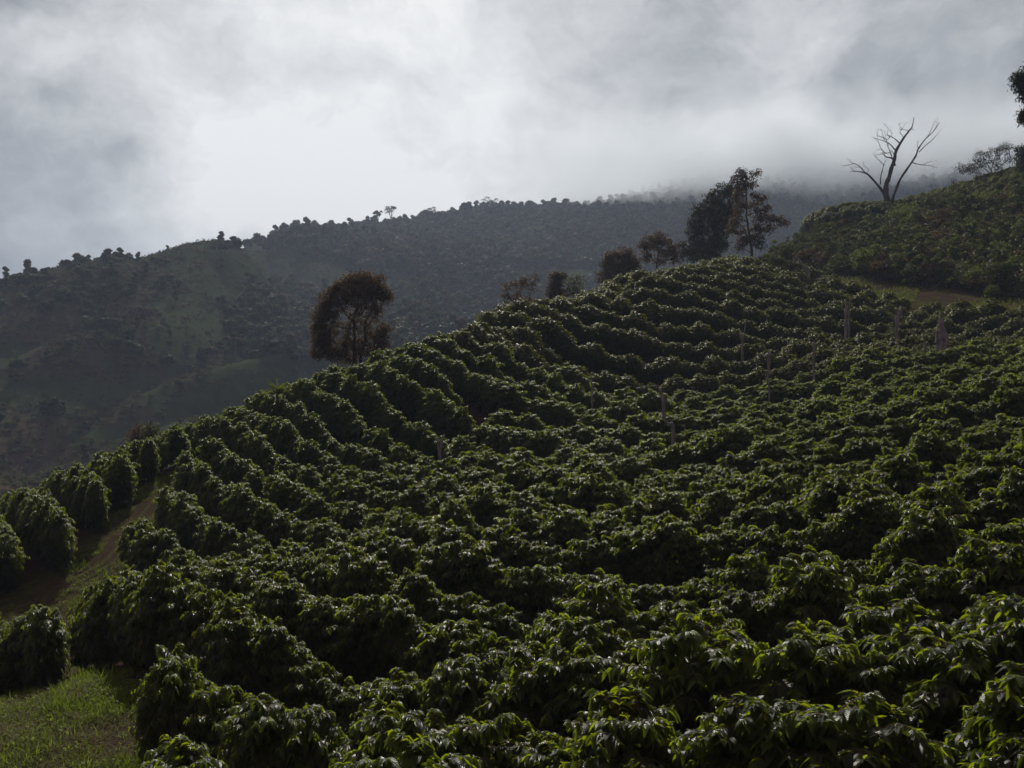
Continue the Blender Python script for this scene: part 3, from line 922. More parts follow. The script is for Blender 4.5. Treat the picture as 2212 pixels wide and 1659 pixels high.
# trees along the crest, from left to right
place_tree('crest_tree', 'wind-swept tree with a bare-bottomed open crown, leftmost of the trees along the slope crest', 'tree', 88,
           [([c3(270, 1010), c3(275, 930), c3(300, 870), c3(345, 800)], 0.10, 0.03), ([c3(275, 950), c3(240, 880), c3(215, 820)], 0.05, 0.02), ([c3(345, 990) + (0.5, 1), c3(370, 900), c3(395, 800)], 0.05, 0.02)],
           blobs(c3, 2.592, [(350, 790, 38, 30), (410, 775, 22, 22), (300, 800, 40, 26), (235, 825, 48, 24), (215, 870, 30, 22), (250, 900, 35, 25, 0, .9), (320, 860, 40, 30, 0, .7), (390, 830, 20, 30, 0, .9), (180, 965, 35, 22, 0, .7), (240, 960, 40, 26, 0, .9),
                             (320, 930, 45, 35, 0, .7), (400, 925, 50, 30, 0, .8)]), 11, 0.15, 13, 22, 0.16, M_TREE, group=RT)
place_tree('crest_tree', 'narrow dark upright tree left of the feathery pale tree on the slope crest', 'tree', 92,
           [([c3(540, 960), c3(545, 880), c3(540, 800), c3(535, 750)], 0.09, 0.03)],
           blobs(c3, 2.592, [(530, 755, 25, 22), (560, 780, 35, 28), (525, 810, 32, 32), (555, 840, 34, 32), (520, 865, 34, 28), (560, 890, 30, 24), (590, 760, 14, 16)]),
           12, 0.184, 22, 35, 0.16, M_TREE, group=RT)
place_tree('crest_tree', 'thin feathery pale green tree right of the narrow dark one on the slope crest', 'tree', 90,
           [([c3(650, 960), c3(645, 880), c3(660, 800), c3(680, 760)], 0.05, 0.015), ([c3(610, 950) + (0.3, 1), c3(600, 880), c3(620, 790)], 0.04, 0.015)],
           blobs(c3, 2.592, [(660, 770, 30, 18, 0, .7), (700, 800, 22, 26, 0, .7), (640, 810, 30, 26, 0, .9), (680, 850, 30, 26, 0, .9), (640, 870, 28, 24, 0, .8), (620, 840, 20, 26, 0, .7)]),
           13, 0.161, 16, 21, 0.18, M_PALE, group=RT)
place_tree('crest_tree', 'round dark reddish-brown tree standing lower left of the umbrella-crowned one', 'tree', 96,
           [([c3(945, 830), c3(945, 740), c3(950, 680), c3(955, 640)], 0.12, 0.03), ([c3(940, 800), c3(900, 740), c3(880, 690)], 0.06, 0.02), ([c3(945, 770), c3(1000, 710), c3(1030, 680)], 0.06, 0.02)],
           blobs(c3, 2.592, [(950, 615, 50, 25), (890, 640, 40, 32), (1000, 640, 40, 36), (860, 690, 28, 34), (1035, 680, 30, 34), (900, 710, 50, 34), (970, 700, 55, 34), (840, 770, 30, 34), (900, 780, 45, 26), (970, 750, 45, 26, 0, .7), (1050, 720, 25, 18, 0, .8), (1075, 735, 30, 20, 0, .7)]),
           14, 0.196, 18, 35, 0.18, M_TREE, group=RT)
place_tree('crest_tree', 'umbrella-crowned tree with visible forked limbs, left of the tall dark tree', 'tree', 100,
           [([c3(1175, 780), c3(1175, 700), c3(1180, 640), c3(1190, 590)], 0.12, 0.03), ([c3(1178, 690), c3(1130, 630), c3(1100, 590)], 0.06, 0.02), ([c3(1178, 700), c3(1240, 650), c3(1285, 600)], 0.06, 0.02)],
           blobs(c3, 2.592, [(1195, 510, 48, 20), (1120, 540, 45, 26), (1220, 545, 40, 26), (1095, 585, 34, 26), (1165, 570, 45, 20, 0, .7), (1290, 590, 34, 26), (1260, 630, 34, 24), (1225, 600, 35, 24, 0, .9), (1110, 640, 28, 30, 0, .9), (1200, 650, 40, 26, 0, .7), (1300, 660, 30, 22, 0, .8)]),
           15, 0.196, 15, 32, 0.17, M_TREE, group=RT)
place_tree('tall_tree', 'tall dense dark tree leaning against the taller airy one on the slope top', 'tree', 101,
           [([c3(1515, 760), c3(1515, 650), c3(1520, 540), c3(1560, 400), c3(1600, 250)], 0.22, 0.05), ([c3(1490, 750) + (0.5, 1), c3(1480, 620), c3(1460, 480), c3(1440, 350)], 0.15, 0.04), ([c3(1555, 430), c3(1620, 330), c3(1640, 250)], 0.08, 0.03)],
           blobs(c3, 2.592, [(1600, 205, 50, 34), (1660, 230, 40, 40), (1570, 250, 50, 45), (1640, 300, 60, 50), (1520, 290, 45, 45), (1580, 350, 60, 50), (1490, 350, 45, 55), (1430, 350, 45, 35), (1420, 410, 40, 50),
                             (1470, 450, 60, 50), (1560, 440, 60, 50), (1640, 410, 50, 45), (1410, 480, 35, 40), (1500, 530, 65, 45), (1580, 520, 50, 50), (1420, 550, 45, 40), (1370, 580, 45, 35), (1360, 620, 35, 30),
                             (1460, 600, 60, 35), (1560, 590, 50, 40), (1420, 640, 50, 25), (1590, 470, 40, 50), (1310, 555, 20, 10, 0, .7), (1520, 630, 50, 20, 0, .9)]),
           16, 0.230, 11, 29, 0.17, M_DARK, brad=0.04)
place_tree('tall_tree', 'tallest airy tree with an upright leader and open layered limbs, right of the dark one', 'tree', 93,
           [([c3(1780, 690), c3(1775, 600), c3(1762, 500), c3(1745, 400), c3(1742, 300), c3(1740, 200), c3(1735, 120)], 0.16, 0.04),
            ([c3(1770, 540), c3(1730, 490), c3(1680, 480), c3(1640, 490)], 0.06, 0.02), ([c3(1765, 480), c3(1840, 440), c3(1920, 410)], 0.06, 0.02),
            ([c3(1745, 330), c3(1790, 290), c3(1830, 260)], 0.05, 0.015), ([c3(1742, 230), c3(1780, 170), c3(1800, 120)], 0.04, 0.015), ([c3(1748, 380), c3(1820, 350), c3(1860, 330)], 0.04, 0.015)],
           blobs(c3, 2.592, [(1705, 105, 24, 22), (1690, 150, 28, 26), (1750, 125, 26, 24), (1800, 115, 26, 18), (1770, 170, 32, 22), (1720, 200, 36, 26), (1800, 240, 20, 16), (1830, 265, 26, 20), (1700, 250, 34, 26, 0, .7), (1790, 300, 30, 20, 0, .7),
                             (1850, 330, 26, 20), (1700, 320, 34, 30, 0, .9), (1800, 360, 36, 22, 0, .8), (1860, 400, 34, 22), (1690, 400, 36, 30, 0, .7), (1930, 395, 30, 18), (1970, 425, 26, 14), (1900, 440, 34, 18, 0, .8), (1790, 440, 36, 26, 0, .7),
                             (1700, 470, 36, 22, 0, .7), (1840, 490, 40, 24, 0, .8), (1650, 460, 24, 24, 0, .9), (1770, 520, 40, 24, 0, .8), (1720, 540, 30, 24, 0, .9), (1700, 585, 20, 20, 0, .8), (1820, 560, 30, 26, 0, .8), (1890, 380, 20, 14, 0, .9)]),
           17, 0.218, 14, 29, 0.16, M_TREE, brad=0.035)

# the bare dead tree on the skyline of the right hill
def bare_tree():
    d = 118.0
    base = at(*c4(880, 840), d); gz = float(Z(base[0], base[1]))
    rs = np.random.RandomState(3)
    LINES = [  # crop points, start radius, end radius, depth drift
        ([(882, 850), (872, 800), (865, 760), (868, 710), (885, 670), (903, 610), (920, 560), (935, 510), (965, 460), (990, 420), (1020, 380), (1035, 360), (1048, 310)], 0.30, 0.03, 0.8),
        ([(888, 830), (895, 800), (910, 750), (935, 690), (975, 620), (1010, 560), (1025, 520), (1060, 465), (1100, 425), (1135, 375)], 0.16, 0.02, -1.2),
        ([(868, 800), (845, 745), (810, 700), (770, 645), (740, 635), (700, 628), (660, 632)], 0.15, 0.015, 1.0),
        ([(768, 645), (750, 620), (730, 595), (700, 580), (660, 588), (628, 592)], 0.06, 0.012, 1.6),
        ([(824, 715), (822, 670), (832, 630), (840, 600), (855, 575)], 0.06, 0.015, -0.6), ([(838, 610), (810, 580), (785, 560), (770, 545)], 0.035, 0.01, -1.0),
        ([(903, 610), (885, 570), (850, 560), (830, 545), (800, 548)], 0.09, 0.02, -0.8), ([(880, 565), (865, 530), (850, 500), (840, 470)], 0.05, 0.015, -1.0),
        ([(840, 470), (800, 455), (780, 445), (785, 410)], 0.035, 0.012, -1.3), ([(840, 545), (810, 520), (795, 480), (765, 460)], 0.04, 0.012, -1.2), ([(840, 470), (862, 440), (830, 400), (815, 390)], 0.025, 0.01, -1.4),
        ([(935, 508), (905, 470), (880, 455), (845, 440), (810, 425)], 0.06, 0.015, 0.9), ([(880, 455), (870, 420), (862, 380), (840, 370)], 0.03, 0.01, 1.1), ([(905, 470), (890, 430), (885, 380)], 0.02, 0.01, 1.3),
        ([(968, 455), (945, 430), (915, 415), (890, 400)], 0.06, 0.02, 1.3), ([(915, 415), (905, 395), (908, 378)], 0.03, 0.01, 1.4),
        ([(985, 425), (965, 395), (975, 375), (1000, 340)], 0.035, 0.01, 0.9), ([(1020, 380), (990, 375), (960, 376)], 0.03, 0.01, 1.2), ([(975, 375), (970, 350), (965, 340)], 0.02, 0.008, 1.0),
        ([(1020, 380), (1043, 378)], 0.03, 0.015, 0.9), ([(1025, 540), (1060, 505), (1100, 470), (1138, 420)], 0.05, 0.012, -1.4), ([(1060, 465), (1080, 420), (1090, 400), (1100, 360)], 0.03, 0.01, -1.6), ([(1100, 425), (1115, 395), (1118, 360)], 0.02, 0.008, -1.3),
        ([(995, 592), (1020, 600), (1060, 608), (1100, 610), (1140, 620)], 0.05, 0.01, -1.0), ([(1060, 608), (1085, 595), (1125, 585)], 0.025, 0.008, -1.2), ([(1025, 520), (1015, 500), (1020, 480)], 0.03, 0.01, -1.2),
        ([(903, 580), (915, 545), (905, 520), (895, 510)], 0.05, 0.02, 0.4), ([(700, 580), (680, 570), (672, 555)], 0.02, 0.008, 1.6), ([(745, 610), (720, 600), (690, 600)], 0.02, 0.008, 1.3), ([(700, 628), (680, 615), (675, 600)], 0.02, 0.008, 1.3),
        ([(765, 640), (772, 620), (752, 590), (745, 570)], 0.025, 0.01, 1.2), ([(900, 520), (870, 525), (845, 520)], 0.04, 0.015, 0.6), ([(870, 525), (850, 500), (820, 505)], 0.02, 0.01, 0.8)]
    mbs = MB()
    for pts, r0, r1, dd in LINES:
        P = []
        for j, p in enumerate(pts):
            w = at(*c4(*p), d); fr = j / (len(pts) - 1)
            hh = (850 - p[1]) / 540.0
            w[1] += dd * 1.6 * hh
            w = w + rs.normal(0, 0.03, 3) * (j > 0)
            P.append(w - np.array([base[0], base[1], gz]))
        if pts[0][1] >= 830: P[0][2] = -0.4
        P = spline(P, 3)
        tube(mbs, P, np.linspace(r0, r1, len(P)) * 1.25 * (1 + 0.12 * np.sin(np.arange(len(P)) * 1.7 + r0 * 90)), 7)
        if r1 < 0.02:                # little twigs near the ends
            for _ in range(4):
                j = rs.randint(len(P) // 2, len(P)); a = P[j]; dr = norm(rs.normal(0, 1, 3) + np.array([0, 0, 0.5]))
                L = rs.uniform(0.25, 0.7)
                tube(mbs, [a, a + dr * L * .5 + rs.normal(0, .04, 3), a + dr * L], [0.012, 0.009, 0.005], 3, cap=False)
    o = empty('dead_tree', (base[0], base[1], gz))
    tag(o, 'bare leafless dead tree with forked dark limbs, alone on the right hill skyline', 'dead tree')
    link('trunk', mbs.mesh('trunk', M_DEAD), o)


bare_tree()

# trees on the right hill skyline
place_tree('shrubby_tree', 'low wide bushy tree with fine spreading twigs on the right hill skyline', 'tree', 114,
           [([c4(1480, 690), c4(1470, 640), c4(1480, 590), c4(1500, 530)], 0.10, 0.03), ([c4(1475, 660), c4(1430, 620), c4(1380, 590), c4(1340, 600)], 0.06, 0.02), ([c4(1478, 650), c4(1530, 600), c4(1580, 560)], 0.06, 0.02),
            ([c4(1476, 650), c4(1440, 580), c4(1420, 540)], 0.05, 0.02), ([c4(1476, 660), c4(1360, 640), c4(1300, 630)], 0.04, 0.015)],
           blobs(c4, 2.37, [(1510, 495, 40, 18, 0, .8), (1570, 490, 30, 18, 0, .8), (1450, 525, 45, 20, 0, .8), (1400, 560, 40, 20, 0, .8), (1530, 540, 45, 26, 0, .5), (1580, 570, 26, 28, 0, .6), (1330, 610, 50, 18, 0, .8), (1390, 610, 50, 18, 0, .6),
                             (1440, 590, 50, 22, 0, .5), (1500, 600, 40, 26, 0, .5), (1420, 660, 40, 14, 0, .7), (1300, 625, 24, 12, 0, .8), (1360, 635, 40, 12, 0, .6)]),
           21, 0.17, 20, 22, 0.2, M_DARK, bark=M_DEAD)
place_tree('edge_tree', 'dark leafy tree cut by the right edge beside the low bushy tree', 'tree', 108,
           [([c4(1665, 640), c4(1665, 560), c4(1680, 500)], 0.12, 0.04)],
           blobs(c4, 2.37, [(1640, 510, 26, 22), (1670, 530, 45, 36), (1645, 560, 34, 30), (1690, 590, 50, 34), (1650, 590, 20, 20)]), 22, 0.2, 22, 24, 0.2, M_DARK)
place_tree('overhanging_tree', 'dark branches of a tall tree reaching in at the upper right edge', 'tree', 60,
           [([c4(1850, 900), c4(1830, 600), c4(1790, 300), c4(1780, 60)], 0.3, 0.1), ([c4(1790, 330), c4(1700, 300), c4(1660, 310)], 0.08, 0.02), ([c4(1785, 180), c4(1700, 120), c4(1640, 95)], 0.08, 0.02)],
           blobs(c4, 2.37, [(1630, 95, 28, 24), (1665, 80, 34, 34), (1640, 140, 26, 22), (1670, 170, 34, 34), (1650, 205, 16, 14), (1660, 320, 24, 26), (1690, 290, 36, 24), (1720, 120, 50, 60), (1760, 60, 60, 60), (1770, 220, 60, 70), (1830, 120, 70, 80), (1820, 260, 80, 80), (1880, 200, 70, 90), (1850, 20, 70, 60), (1780, -40, 70, 60), (1860, 340, 70, 60), (1740, 380, 50, 40)]),
           23, 0.16, 22, 24, 0.12, M_DARK)
place_tree('young_tree', 'thin young tree with a leafy top poking above the right hill skyline', 'tree', 112,
           [([c4(1255, 800), c4(1252, 740), c4(1250, 690)], 0.06, 0.02)], blobs(c4, 2.37, [(1250, 688, 14, 10), (1262, 705, 12, 10), (1245, 718, 14, 12), (1258, 745, 18, 16), (1250, 780, 22, 20)]), 24, 0.2, 14, 14, 0.14, M_PALE)
place_tree('young_tree', 'small leafy sapling just right of the thin young tree on the skyline', 'tree', 112,
           [([c4(1298, 760), c4(1300, 720), c4(1302, 700)], 0.04, 0.02)], blobs(c4, 2.37, [(1300, 700, 12, 9), (1290, 720, 14, 12), (1305, 740, 18, 14)]), 25, 0.2, 14, 14, 0.14, M_PALE)
place_tree('shrub', 'dark round shrub at the left end of the right hill skyline', 'shrub', 122,
           [([c4(460, 950), c4(460, 930), c4(462, 910)], 0.06, 0.02)], blobs(c4, 2.37, [(455, 915, 22, 20), (485, 910, 16, 14), (430, 935, 22, 16), (475, 935, 26, 16)]), 26, 0.2, 24, 24, 0.2, M_DARK)
place_tree('shrub', 'small dark shrub at the foot of the bare dead tree', 'shrub', 118.5,
           [([c4(845, 850), c4(845, 830)], 0.05, 0.02)], blobs(c4, 2.37, [(845, 828, 22, 14), (825, 838, 14, 10), (865, 838, 16, 10)]), 27, 0.16, 20, 24, 0.15, M_DARK)
# tree tops behind the lower ridge at the left
place_tree('valley_tree', 'reddish brown tree top just behind the lower left end of the field', 'tree', 68,
           [([z2(1070, 1560, 0, 600, 3.16), z2(1075, 1440, 0, 600, 3.16)], 0.08, 0.03)],
           blobs(lambda x, y: z2(x, y, 0, 600, 3.16), 3.16, [(1070, 1420, 36, 26), (1050, 1480, 40, 34), (1085, 1470, 30, 30), (1020, 1530, 34, 26), (1080, 1530, 30, 26)]), 28, 0.17, 18, 22, 0.16, M_TREE)
place_tree('valley_tree', 'olive tree with ragged top just right of the reddish tree behind the field', 'tree', 67,
           [([z2(1160, 1520, 0, 600, 3.16), z2(1165, 1400, 0, 600, 3.16)], 0.08, 0.03)],
           blobs(lambda x, y: z2(x, y, 0, 600, 3.16), 3.16, [(1160, 1395, 34, 24), (1190, 1430, 40, 26), (1150, 1450, 34, 30), (1200, 1470, 30, 24, 0, .7), (1150, 1500, 34, 26)]), 29, 0.17, 16, 20, 0.16, M_SCRUB)

# ------------------------------------------------------------------ standing dead trunks in the field
def c2(x, y): return z2(x, y, 1300, 650, 3.16)
def c5(x, y): return z2(x, y, 1900, 600, 3.687)


def snag(label, d, lines, name='tree_snag', cat='dead tree', jag=0.0, mat=None, seed=1, n=9):
    """lines: (points in 1024 px, half widths in px)"""
    rs = np.random.RandomState(seed)
    p0 = lines[0][0][0]; base = at(p0[0], p0[1], d); gz = float(Z(base[0], base[1]))
    mb = MB(); k = d / F
    for li, (pts, wd) in enumerate(lines):
        P = [at(p[0], p[1], d + (p[2] if len(p) > 2 else 0)) - np.array([base[0], base[1], gz]) for p in pts]
        wd = [w_ * 0.8 for w_ in wd]
        if (li == 0 or len(pts[0]) > 3) and P[0][2] > 0: P = [np.array([P[0][0], P[0][1], -0.3])] + P; wd = [wd[0] * 1.15] + wd
        Q = spline(P, 5); wr = np.interp(np.linspace(0, 1, len(Q)), np.linspace(0, 1, len(wd)), wd) * k
        Q = Q + rs.normal(0, 1, Q.shape) * (wr * 0.12)[:, None]
        v0 = mb.n
        tube(mb, Q, wr, n)
        V = mb.v[-1]
        m = len(Q)
        # ragged, fluted surface and a splintered top
        fl = 1 + 0.22 * np.sin(np.arange(n) * 2.3 + li) + rs.uniform(-.12, .12, n)
        for a in range(m):
            c = Q[a]; V[a * n:(a + 1) * n] = c + (V[a * n:(a + 1) * n] - c) * (fl * rs.uniform(.94, 1.06, n))[:, None]
        V[(m - 1) * n:m * n, 2] += rs.uniform(-0.2, 1.0, n) * jag * k
    o = empty(name, (base[0], base[1], gz))
    tag(o, label, cat, 'grey dead trees standing among the coffee')
    link('wood', mb.mesh('wood', mat or M_SNAG, smooth=False), o)
    return o


snag('pale forked dead trunk like a narrow V, left part of the field', 38.0, [([(440, 465), (440, 452), (442, 440), (444, 436)], (2.0, 1.7, 1.5, .9)), ([(440, 455), (438, 446), (436.5, 437)], (1.3, 1.1, .6))], seed=2, jag=2)
snag('tall curved grey dead trunk with bent foot, middle of the field', 38.0, [([c2(1085, 1255), c2(1050, 1225), c2(1022, 1180), c2(1012, 1100), c2(1004, 1020), c2(985, 960)], (2.3, 2.2, 2.2, 2.3, 2.2, 2.0)), ([c2(985, 965), c2(970, 930)], (1.3, .5))], seed=3, jag=4)
snag('thin ragged twiggy dead trunk right of the curved one', 44.5, [([c2(1825, 970), c2(1815, 880), c2(1822, 800), c2(1822, 740), c2(1820, 690)], (1.1, 1.2, 1.6, 2.6, 2.4)), ([c2(1820, 740), c2(1838, 690)], (1.3, .6)), ([c2(1812, 880), c2(1798, 850)], (.7, .4))], seed=4, jag=6)
snag('slender grey trunk forking into a bent arm, upper middle of the field', 57.0, [([c2(1620, 625), c2(1617, 570), c2(1605, 525)], (1.4, 1.3, 1.1)), ([c2(1617, 580), c2(1632, 520), c2(1640, 480), c2(1645, 420)], (1.1, .7, .6, .5))], seed=5, jag=2)
snag('short split grey post right of the slender forked trunk', 48.5, [([c5(320, 985), c5(322, 930), c5(320, 880)], (1.5, 1.5, 1.4)), ([c5(332, 985), c5(334, 920), c5(332, 895)], (.9, .9, .6))], 'wooden_post', 'post', seed=6, jag=3)
snag('short grey post left of the big jagged stump', 49.5, [([c5(1320, 900), c5(1315, 860), c5(1312, 815)], (1.3, 1.35, 1.3))], 'wooden_post', 'post', seed=7, jag=1.5)
snag('big jagged grey stump tapering to a splintered point, right side of the field', 51.0,
     [([c5(1475, 900), c5(1475, 840), c5(1468, 780), c5(1460, 720), c5(1452, 660)], (6.6, 6.2, 4.4, 3.0, .8)), ([c5(1505, 890), c5(1505, 820), c5(1490, 750), c5(1475, 690)], (3.0, 2.8, 1.6, .5)), ([c5(1430, 880), c5(1428, 820), c5(1418, 770)], (2.6, 1.8, .6))], 'tree_stump', 'stump', seed=8, jag=5, n=12)
snag('pair of upright grey split trunks, upper right of the field', 63.5, [([c5(612, 605), c5(612, 560), c5(610, 505)], (1.5, 1.3, .9)), ([c5(640, 605) + (0.2, 1), c5(640, 550), c5(642, 490)], (.9, .8, .5)), ([c5(625, 600), c5(624, 560)], (.9, .5))], seed=9, jag=4)
snag('broad leaning grey stump below the leafy bush by the road', 60.0, [([c5(1068, 700), c5(1075, 660), c5(1090, 610), c5(1105, 575)], (2.2, 2.8, 2.4, 1.2)), ([c5(1060, 700), c5(1055, 640)], (1.2, .6))], 'tree_stump', 'stump', seed=10, jag=4)
snag('long grey trunk leaning left beside the dirt road at the field top', 84.0, [([c5(275, 270), c5(245, 220), c5(215, 170), c5(185, 125), c5(150, 100)], (1.9, 2.0, 1.7, 1.4, .8)), ([c5(180, 120), c5(130, 95), c5(85, 65)], (.8, .4, .25))], seed=11, jag=2)
snag('thin pale post among the bushes, right of two near the slope top', 77.0, [([c2(1298, 100), c2(1298, 70), c2(1297, 42)], (1.0, 1.0, .8))], 'wooden_post', 'post', seed=12, jag=1)
snag('thin pale post among the bushes, left of two near the slope top', 73.0, [([c2(1050, 160), c2(1050, 140), c2(1050, 118)], (.7, .7, .6))], 'wooden_post', 'post', seed=13, jag=1)
snag('short ragged grey trunk low among bushes left of the curved trunk', 46.5, [([c2(460, 985), c2(458, 930), c2(455, 890)], (1.0, .9, .5)), ([c2(470, 960), c2(466, 910)], (.6, .4))], seed=14, jag=3)

# fallen bare poles on the bank of the right hill
snag('fallen pale poles leaning together against the bank of the right hill', 82.0,
     [([c5(1300, 448), c5(1400, 375), c5(1490, 315), c5(1548, 278)], (.55, .6, .5, .4)), ([c5(1370, 430), c5(1450, 370), c5(1510, 320)], (.35, .35, .3)), ([c5(1488, 460), c5(1510, 400), c5(1535, 340), c5(1545, 310)], (.6, .6, .6, .5)),
      ([c5(1545, 310), c5(1500, 318), c5(1480, 325)], (.5, .4, .3))], 'fallen_branches', 'branches', seed=15)
for o in [q for q in COL.objects if q.name.startswith('fallen_branches')]:
    del o['group']
snag('long thin bare branch lying level on the right hill bank', 88.0, [([c5(1090, 192), c5(1200, 190), c5(1330, 185), c5(1450, 160)], (.3, .35, .3, .25)), ([c5(1150, 205), c5(1200, 190), c5(1230, 170)], (.3, .3, .2))], 'fallen_branch', 'branch', seed=16)
snag('thin bare branch lying just below the long level one', 86.0, [([c5(1210, 278), c5(1300, 262), c5(1410, 240)], (.35, .35, .25))], 'fallen_branch', 'branch', seed=17)
for o in [q for q in COL.objects if q.name.startswith('fallen_branch')]:
    if 'group' in o: del o['group']

# spiky plant on the ridge and the seedling by the grass
def spiky_plant():
    p = at(277, 409, 43.2); gz = float(Z(p[0], p[1])); mb = MB(); rs = np.random.RandomState(5)
    n = 46; a = rs.uniform(0, 6.28, n); e = rs.uniform(.35, 1.4, n)
    D = np.stack([np.cos(a) * np.cos(e), np.sin(a) * np.cos(e), np.sin(e)], 1)
    B = np.tile([0, 0, 1.75], (n, 1)) + rs.normal(0, .05, (n, 3))
    leaves(mb, B, D, np.tile([0, 0, 1.0], (n, 1)), rs.uniform(.5, .95, n), np.full(n, .05), rs.uniform(0, .35, n), rs.uniform(.5, 1, n), True)
    st = MB(); tube(st, [(0, 0, -.1), (0.03, 0, .9), (0, 0, 1.8)], [.07, .06, .05], 7)
    o = empty('spiky_plant', (p[0], p[1], gz)); tag(o, 'yellow-green spiky long-leaved plant between two bushes on the ridge', 'plant')
    link('leaves', mb.mesh('leaves', M_BRIGHT), o); link('stem', st.mesh('stem', M_STEM), o)


spiky_plant()
sp_ = hit(15, 690)
sm = coffee_variant(900, 14, 1, 5, 0.17, True, 0.75, 0.42)
so = empty('coffee_seedling', sp_); tag(so, 'small young coffee plant by the grass at the lower left edge', 'plant')
link('foliage', sm[0], so); link('stem', sm[1], so)

# ------------------------------------------------------------------ generic shrubs and forest crowns
def crown_variant(seed, h, w, nblob, nleaf, lsize, mat, trunk_h=None, shape='round', core=None):
    rs = np.random.RandomState(seed)
    mb = MB()
    th = trunk_h if trunk_h is not None else h * 0.22
    P = []; T = []
    for i in range(nblob):
        a = rs.rand() * 6.28; rr = math.sqrt(rs.rand()) * 0.62 * w / 2
        if shape == 'round': cz = th + (h - th) * (0.22 + 0.50 * rs.rand() * (1 - (rr / (w / 2)) ** 2)) ; br = w * rs.uniform(.17, .27)
        elif shape == 'tall': cz = th + (h - th) * rs.uniform(.1, .9); rr *= 0.6; br = w * rs.uniform(.18, .28)
        elif shape == 'low': cz = h * rs.uniform(.25, .6); br = w * rs.uniform(.18, .3)
        else: cz = th + (h - th) * rs.uniform(.12, .88); rr *= 1.15; br = w * rs.uniform(.10, .19)       # open, uneven crown
        n = nleaf // nblob
        d = norm(rs.normal(0, 1, (n, 3))); d[:, 2] = np.where(d[:, 2] < -0.35, -d[:, 2], d[:, 2])
        q = np.array([math.cos(a) * rr, math.sin(a) * rr, cz]) + d * (br * rs.uniform(.65, 1.08, n))[:, None] * np.array([1, 1, .75])
        if (lsize > 0.3 if core is None else core):        # solid core added under the leaves to block light like dense foliage
            c0 = np.array([math.cos(a) * rr, math.sin(a) * rr, cz]); tt, pp = np.meshgrid(np.linspace(.05, math.pi - .05, 6), np.linspace(0, 2 * math.pi, 9)[:-1], indexing='ij')
            rq = br * 0.86 * (1 + rs.normal(0, .09, tt.shape))
            vq = c0 + np.stack([rq * np.sin(tt) * np.cos(pp), rq * np.sin(tt) * np.sin(pp), rq * np.cos(tt) * .75], -1).reshape(-1, 3)
            ii = np.arange(5)[:, None] * 8; jj = np.arange(8)[None, :]
            mb.add(vq, None, np.stack([ii + jj, ii + 8 + jj, ii + 8 + (jj + 1) % 8, ii + (jj + 1) % 8], -1).reshape(-1, 4), float(rs.uniform(.2, .6)))
        P.append(q); T.append(np.clip(rs.uniform(.1, .7, n) + rs.uniform(-.2, .3), 0, 1))
    P = np.concatenate(P); T = np.concatenate(T)
    c = np.array([0, 0, P[:, 2].mean()])
    D = norm(rs.normal(0, 1, P.shape)); U = norm(norm(P - c) + rs.normal(0, .5, P.shape))
    L = lsize * rs.uniform(.6, 1.4, len(P))
    leaves(mb, P - D * L[:, None] * .5, D, U, L, L * .7, rs.uniform(0, .2, len(P)), T, False)
    tb = MB()
    tube(tb, [(0, 0, -h * .06), (rs.normal(0, .02 * h), rs.normal(0, .02 * h), th * .6), (0, 0, max(th, h * .6))], [h * .022, h * .016, h * .008], 6)
    for k in range(5):
        a = rs.rand() * 6.28
        tube(tb, [(0, 0, th * .75), (math.cos(a) * w * .15, math.sin(a) * w * .15, th * 1.05), (math.cos(a) * w * .3, math.sin(a) * w * .3, th + (h - th) * .5)], [h * .01, h * .007, h * .003], 4, cap=False)
    return mb.mesh('crown', mat), tb.mesh('trunk', M_BARK)


def join_meshes(name, a, b):
    """foliage and wood of one small plant as a single two-material mesh"""
    me = bpy.data.meshes.new(name)
    va = np.zeros(len(a.vertices) * 3); a.vertices.foreach_get('co', va); vb = np.zeros(len(b.vertices) * 3); b.vertices.foreach_get('co', vb)
    la = np.zeros(len(a.loops), np.int32); a.loops.foreach_get('vertex_index', la); lb = np.zeros(len(b.loops), np.int32); b.loops.foreach_get('vertex_index', lb)
    sa = np.zeros(len(a.polygons), np.int32); a.polygons.foreach_get('loop_start', sa); sb = np.zeros(len(b.polygons), np.int32); b.polygons.foreach_get('loop_start', sb)
    ta = np.zeros(len(a.vertices)); a.attributes['tone'].data.foreach_get('value', ta); tb_ = np.zeros(len(b.vertices)); b.attributes['tone'].data.foreach_get('value', tb_)
    me.vertices.add((len(va) + len(vb)) // 3); me.vertices.foreach_set('co', np.concatenate([va, vb]))
    me.loops.add(len(la) + len(lb)); me.loops.foreach_set('vertex_index', np.concatenate([la, lb + len(a.vertices)]).astype(np.int32))
    me.polygons.add(len(sa) + len(sb)); me.polygons.foreach_set('loop_start', np.concatenate([sa, sb + len(la)]).astype(np.int32))
    me.materials.append(a.materials[0]); me.materials.append(b.materials[0])
    me.polygons.foreach_set('material_index', np.concatenate([np.zeros(len(sa)), np.ones(len(sb))]).astype(np.int32))
    me.update(calc_edges=True)
    at2 = me.attributes.new('tone', 'FLOAT', 'POINT'); at2.data.foreach_set('value', np.concatenate([ta, tb_]))
    return me


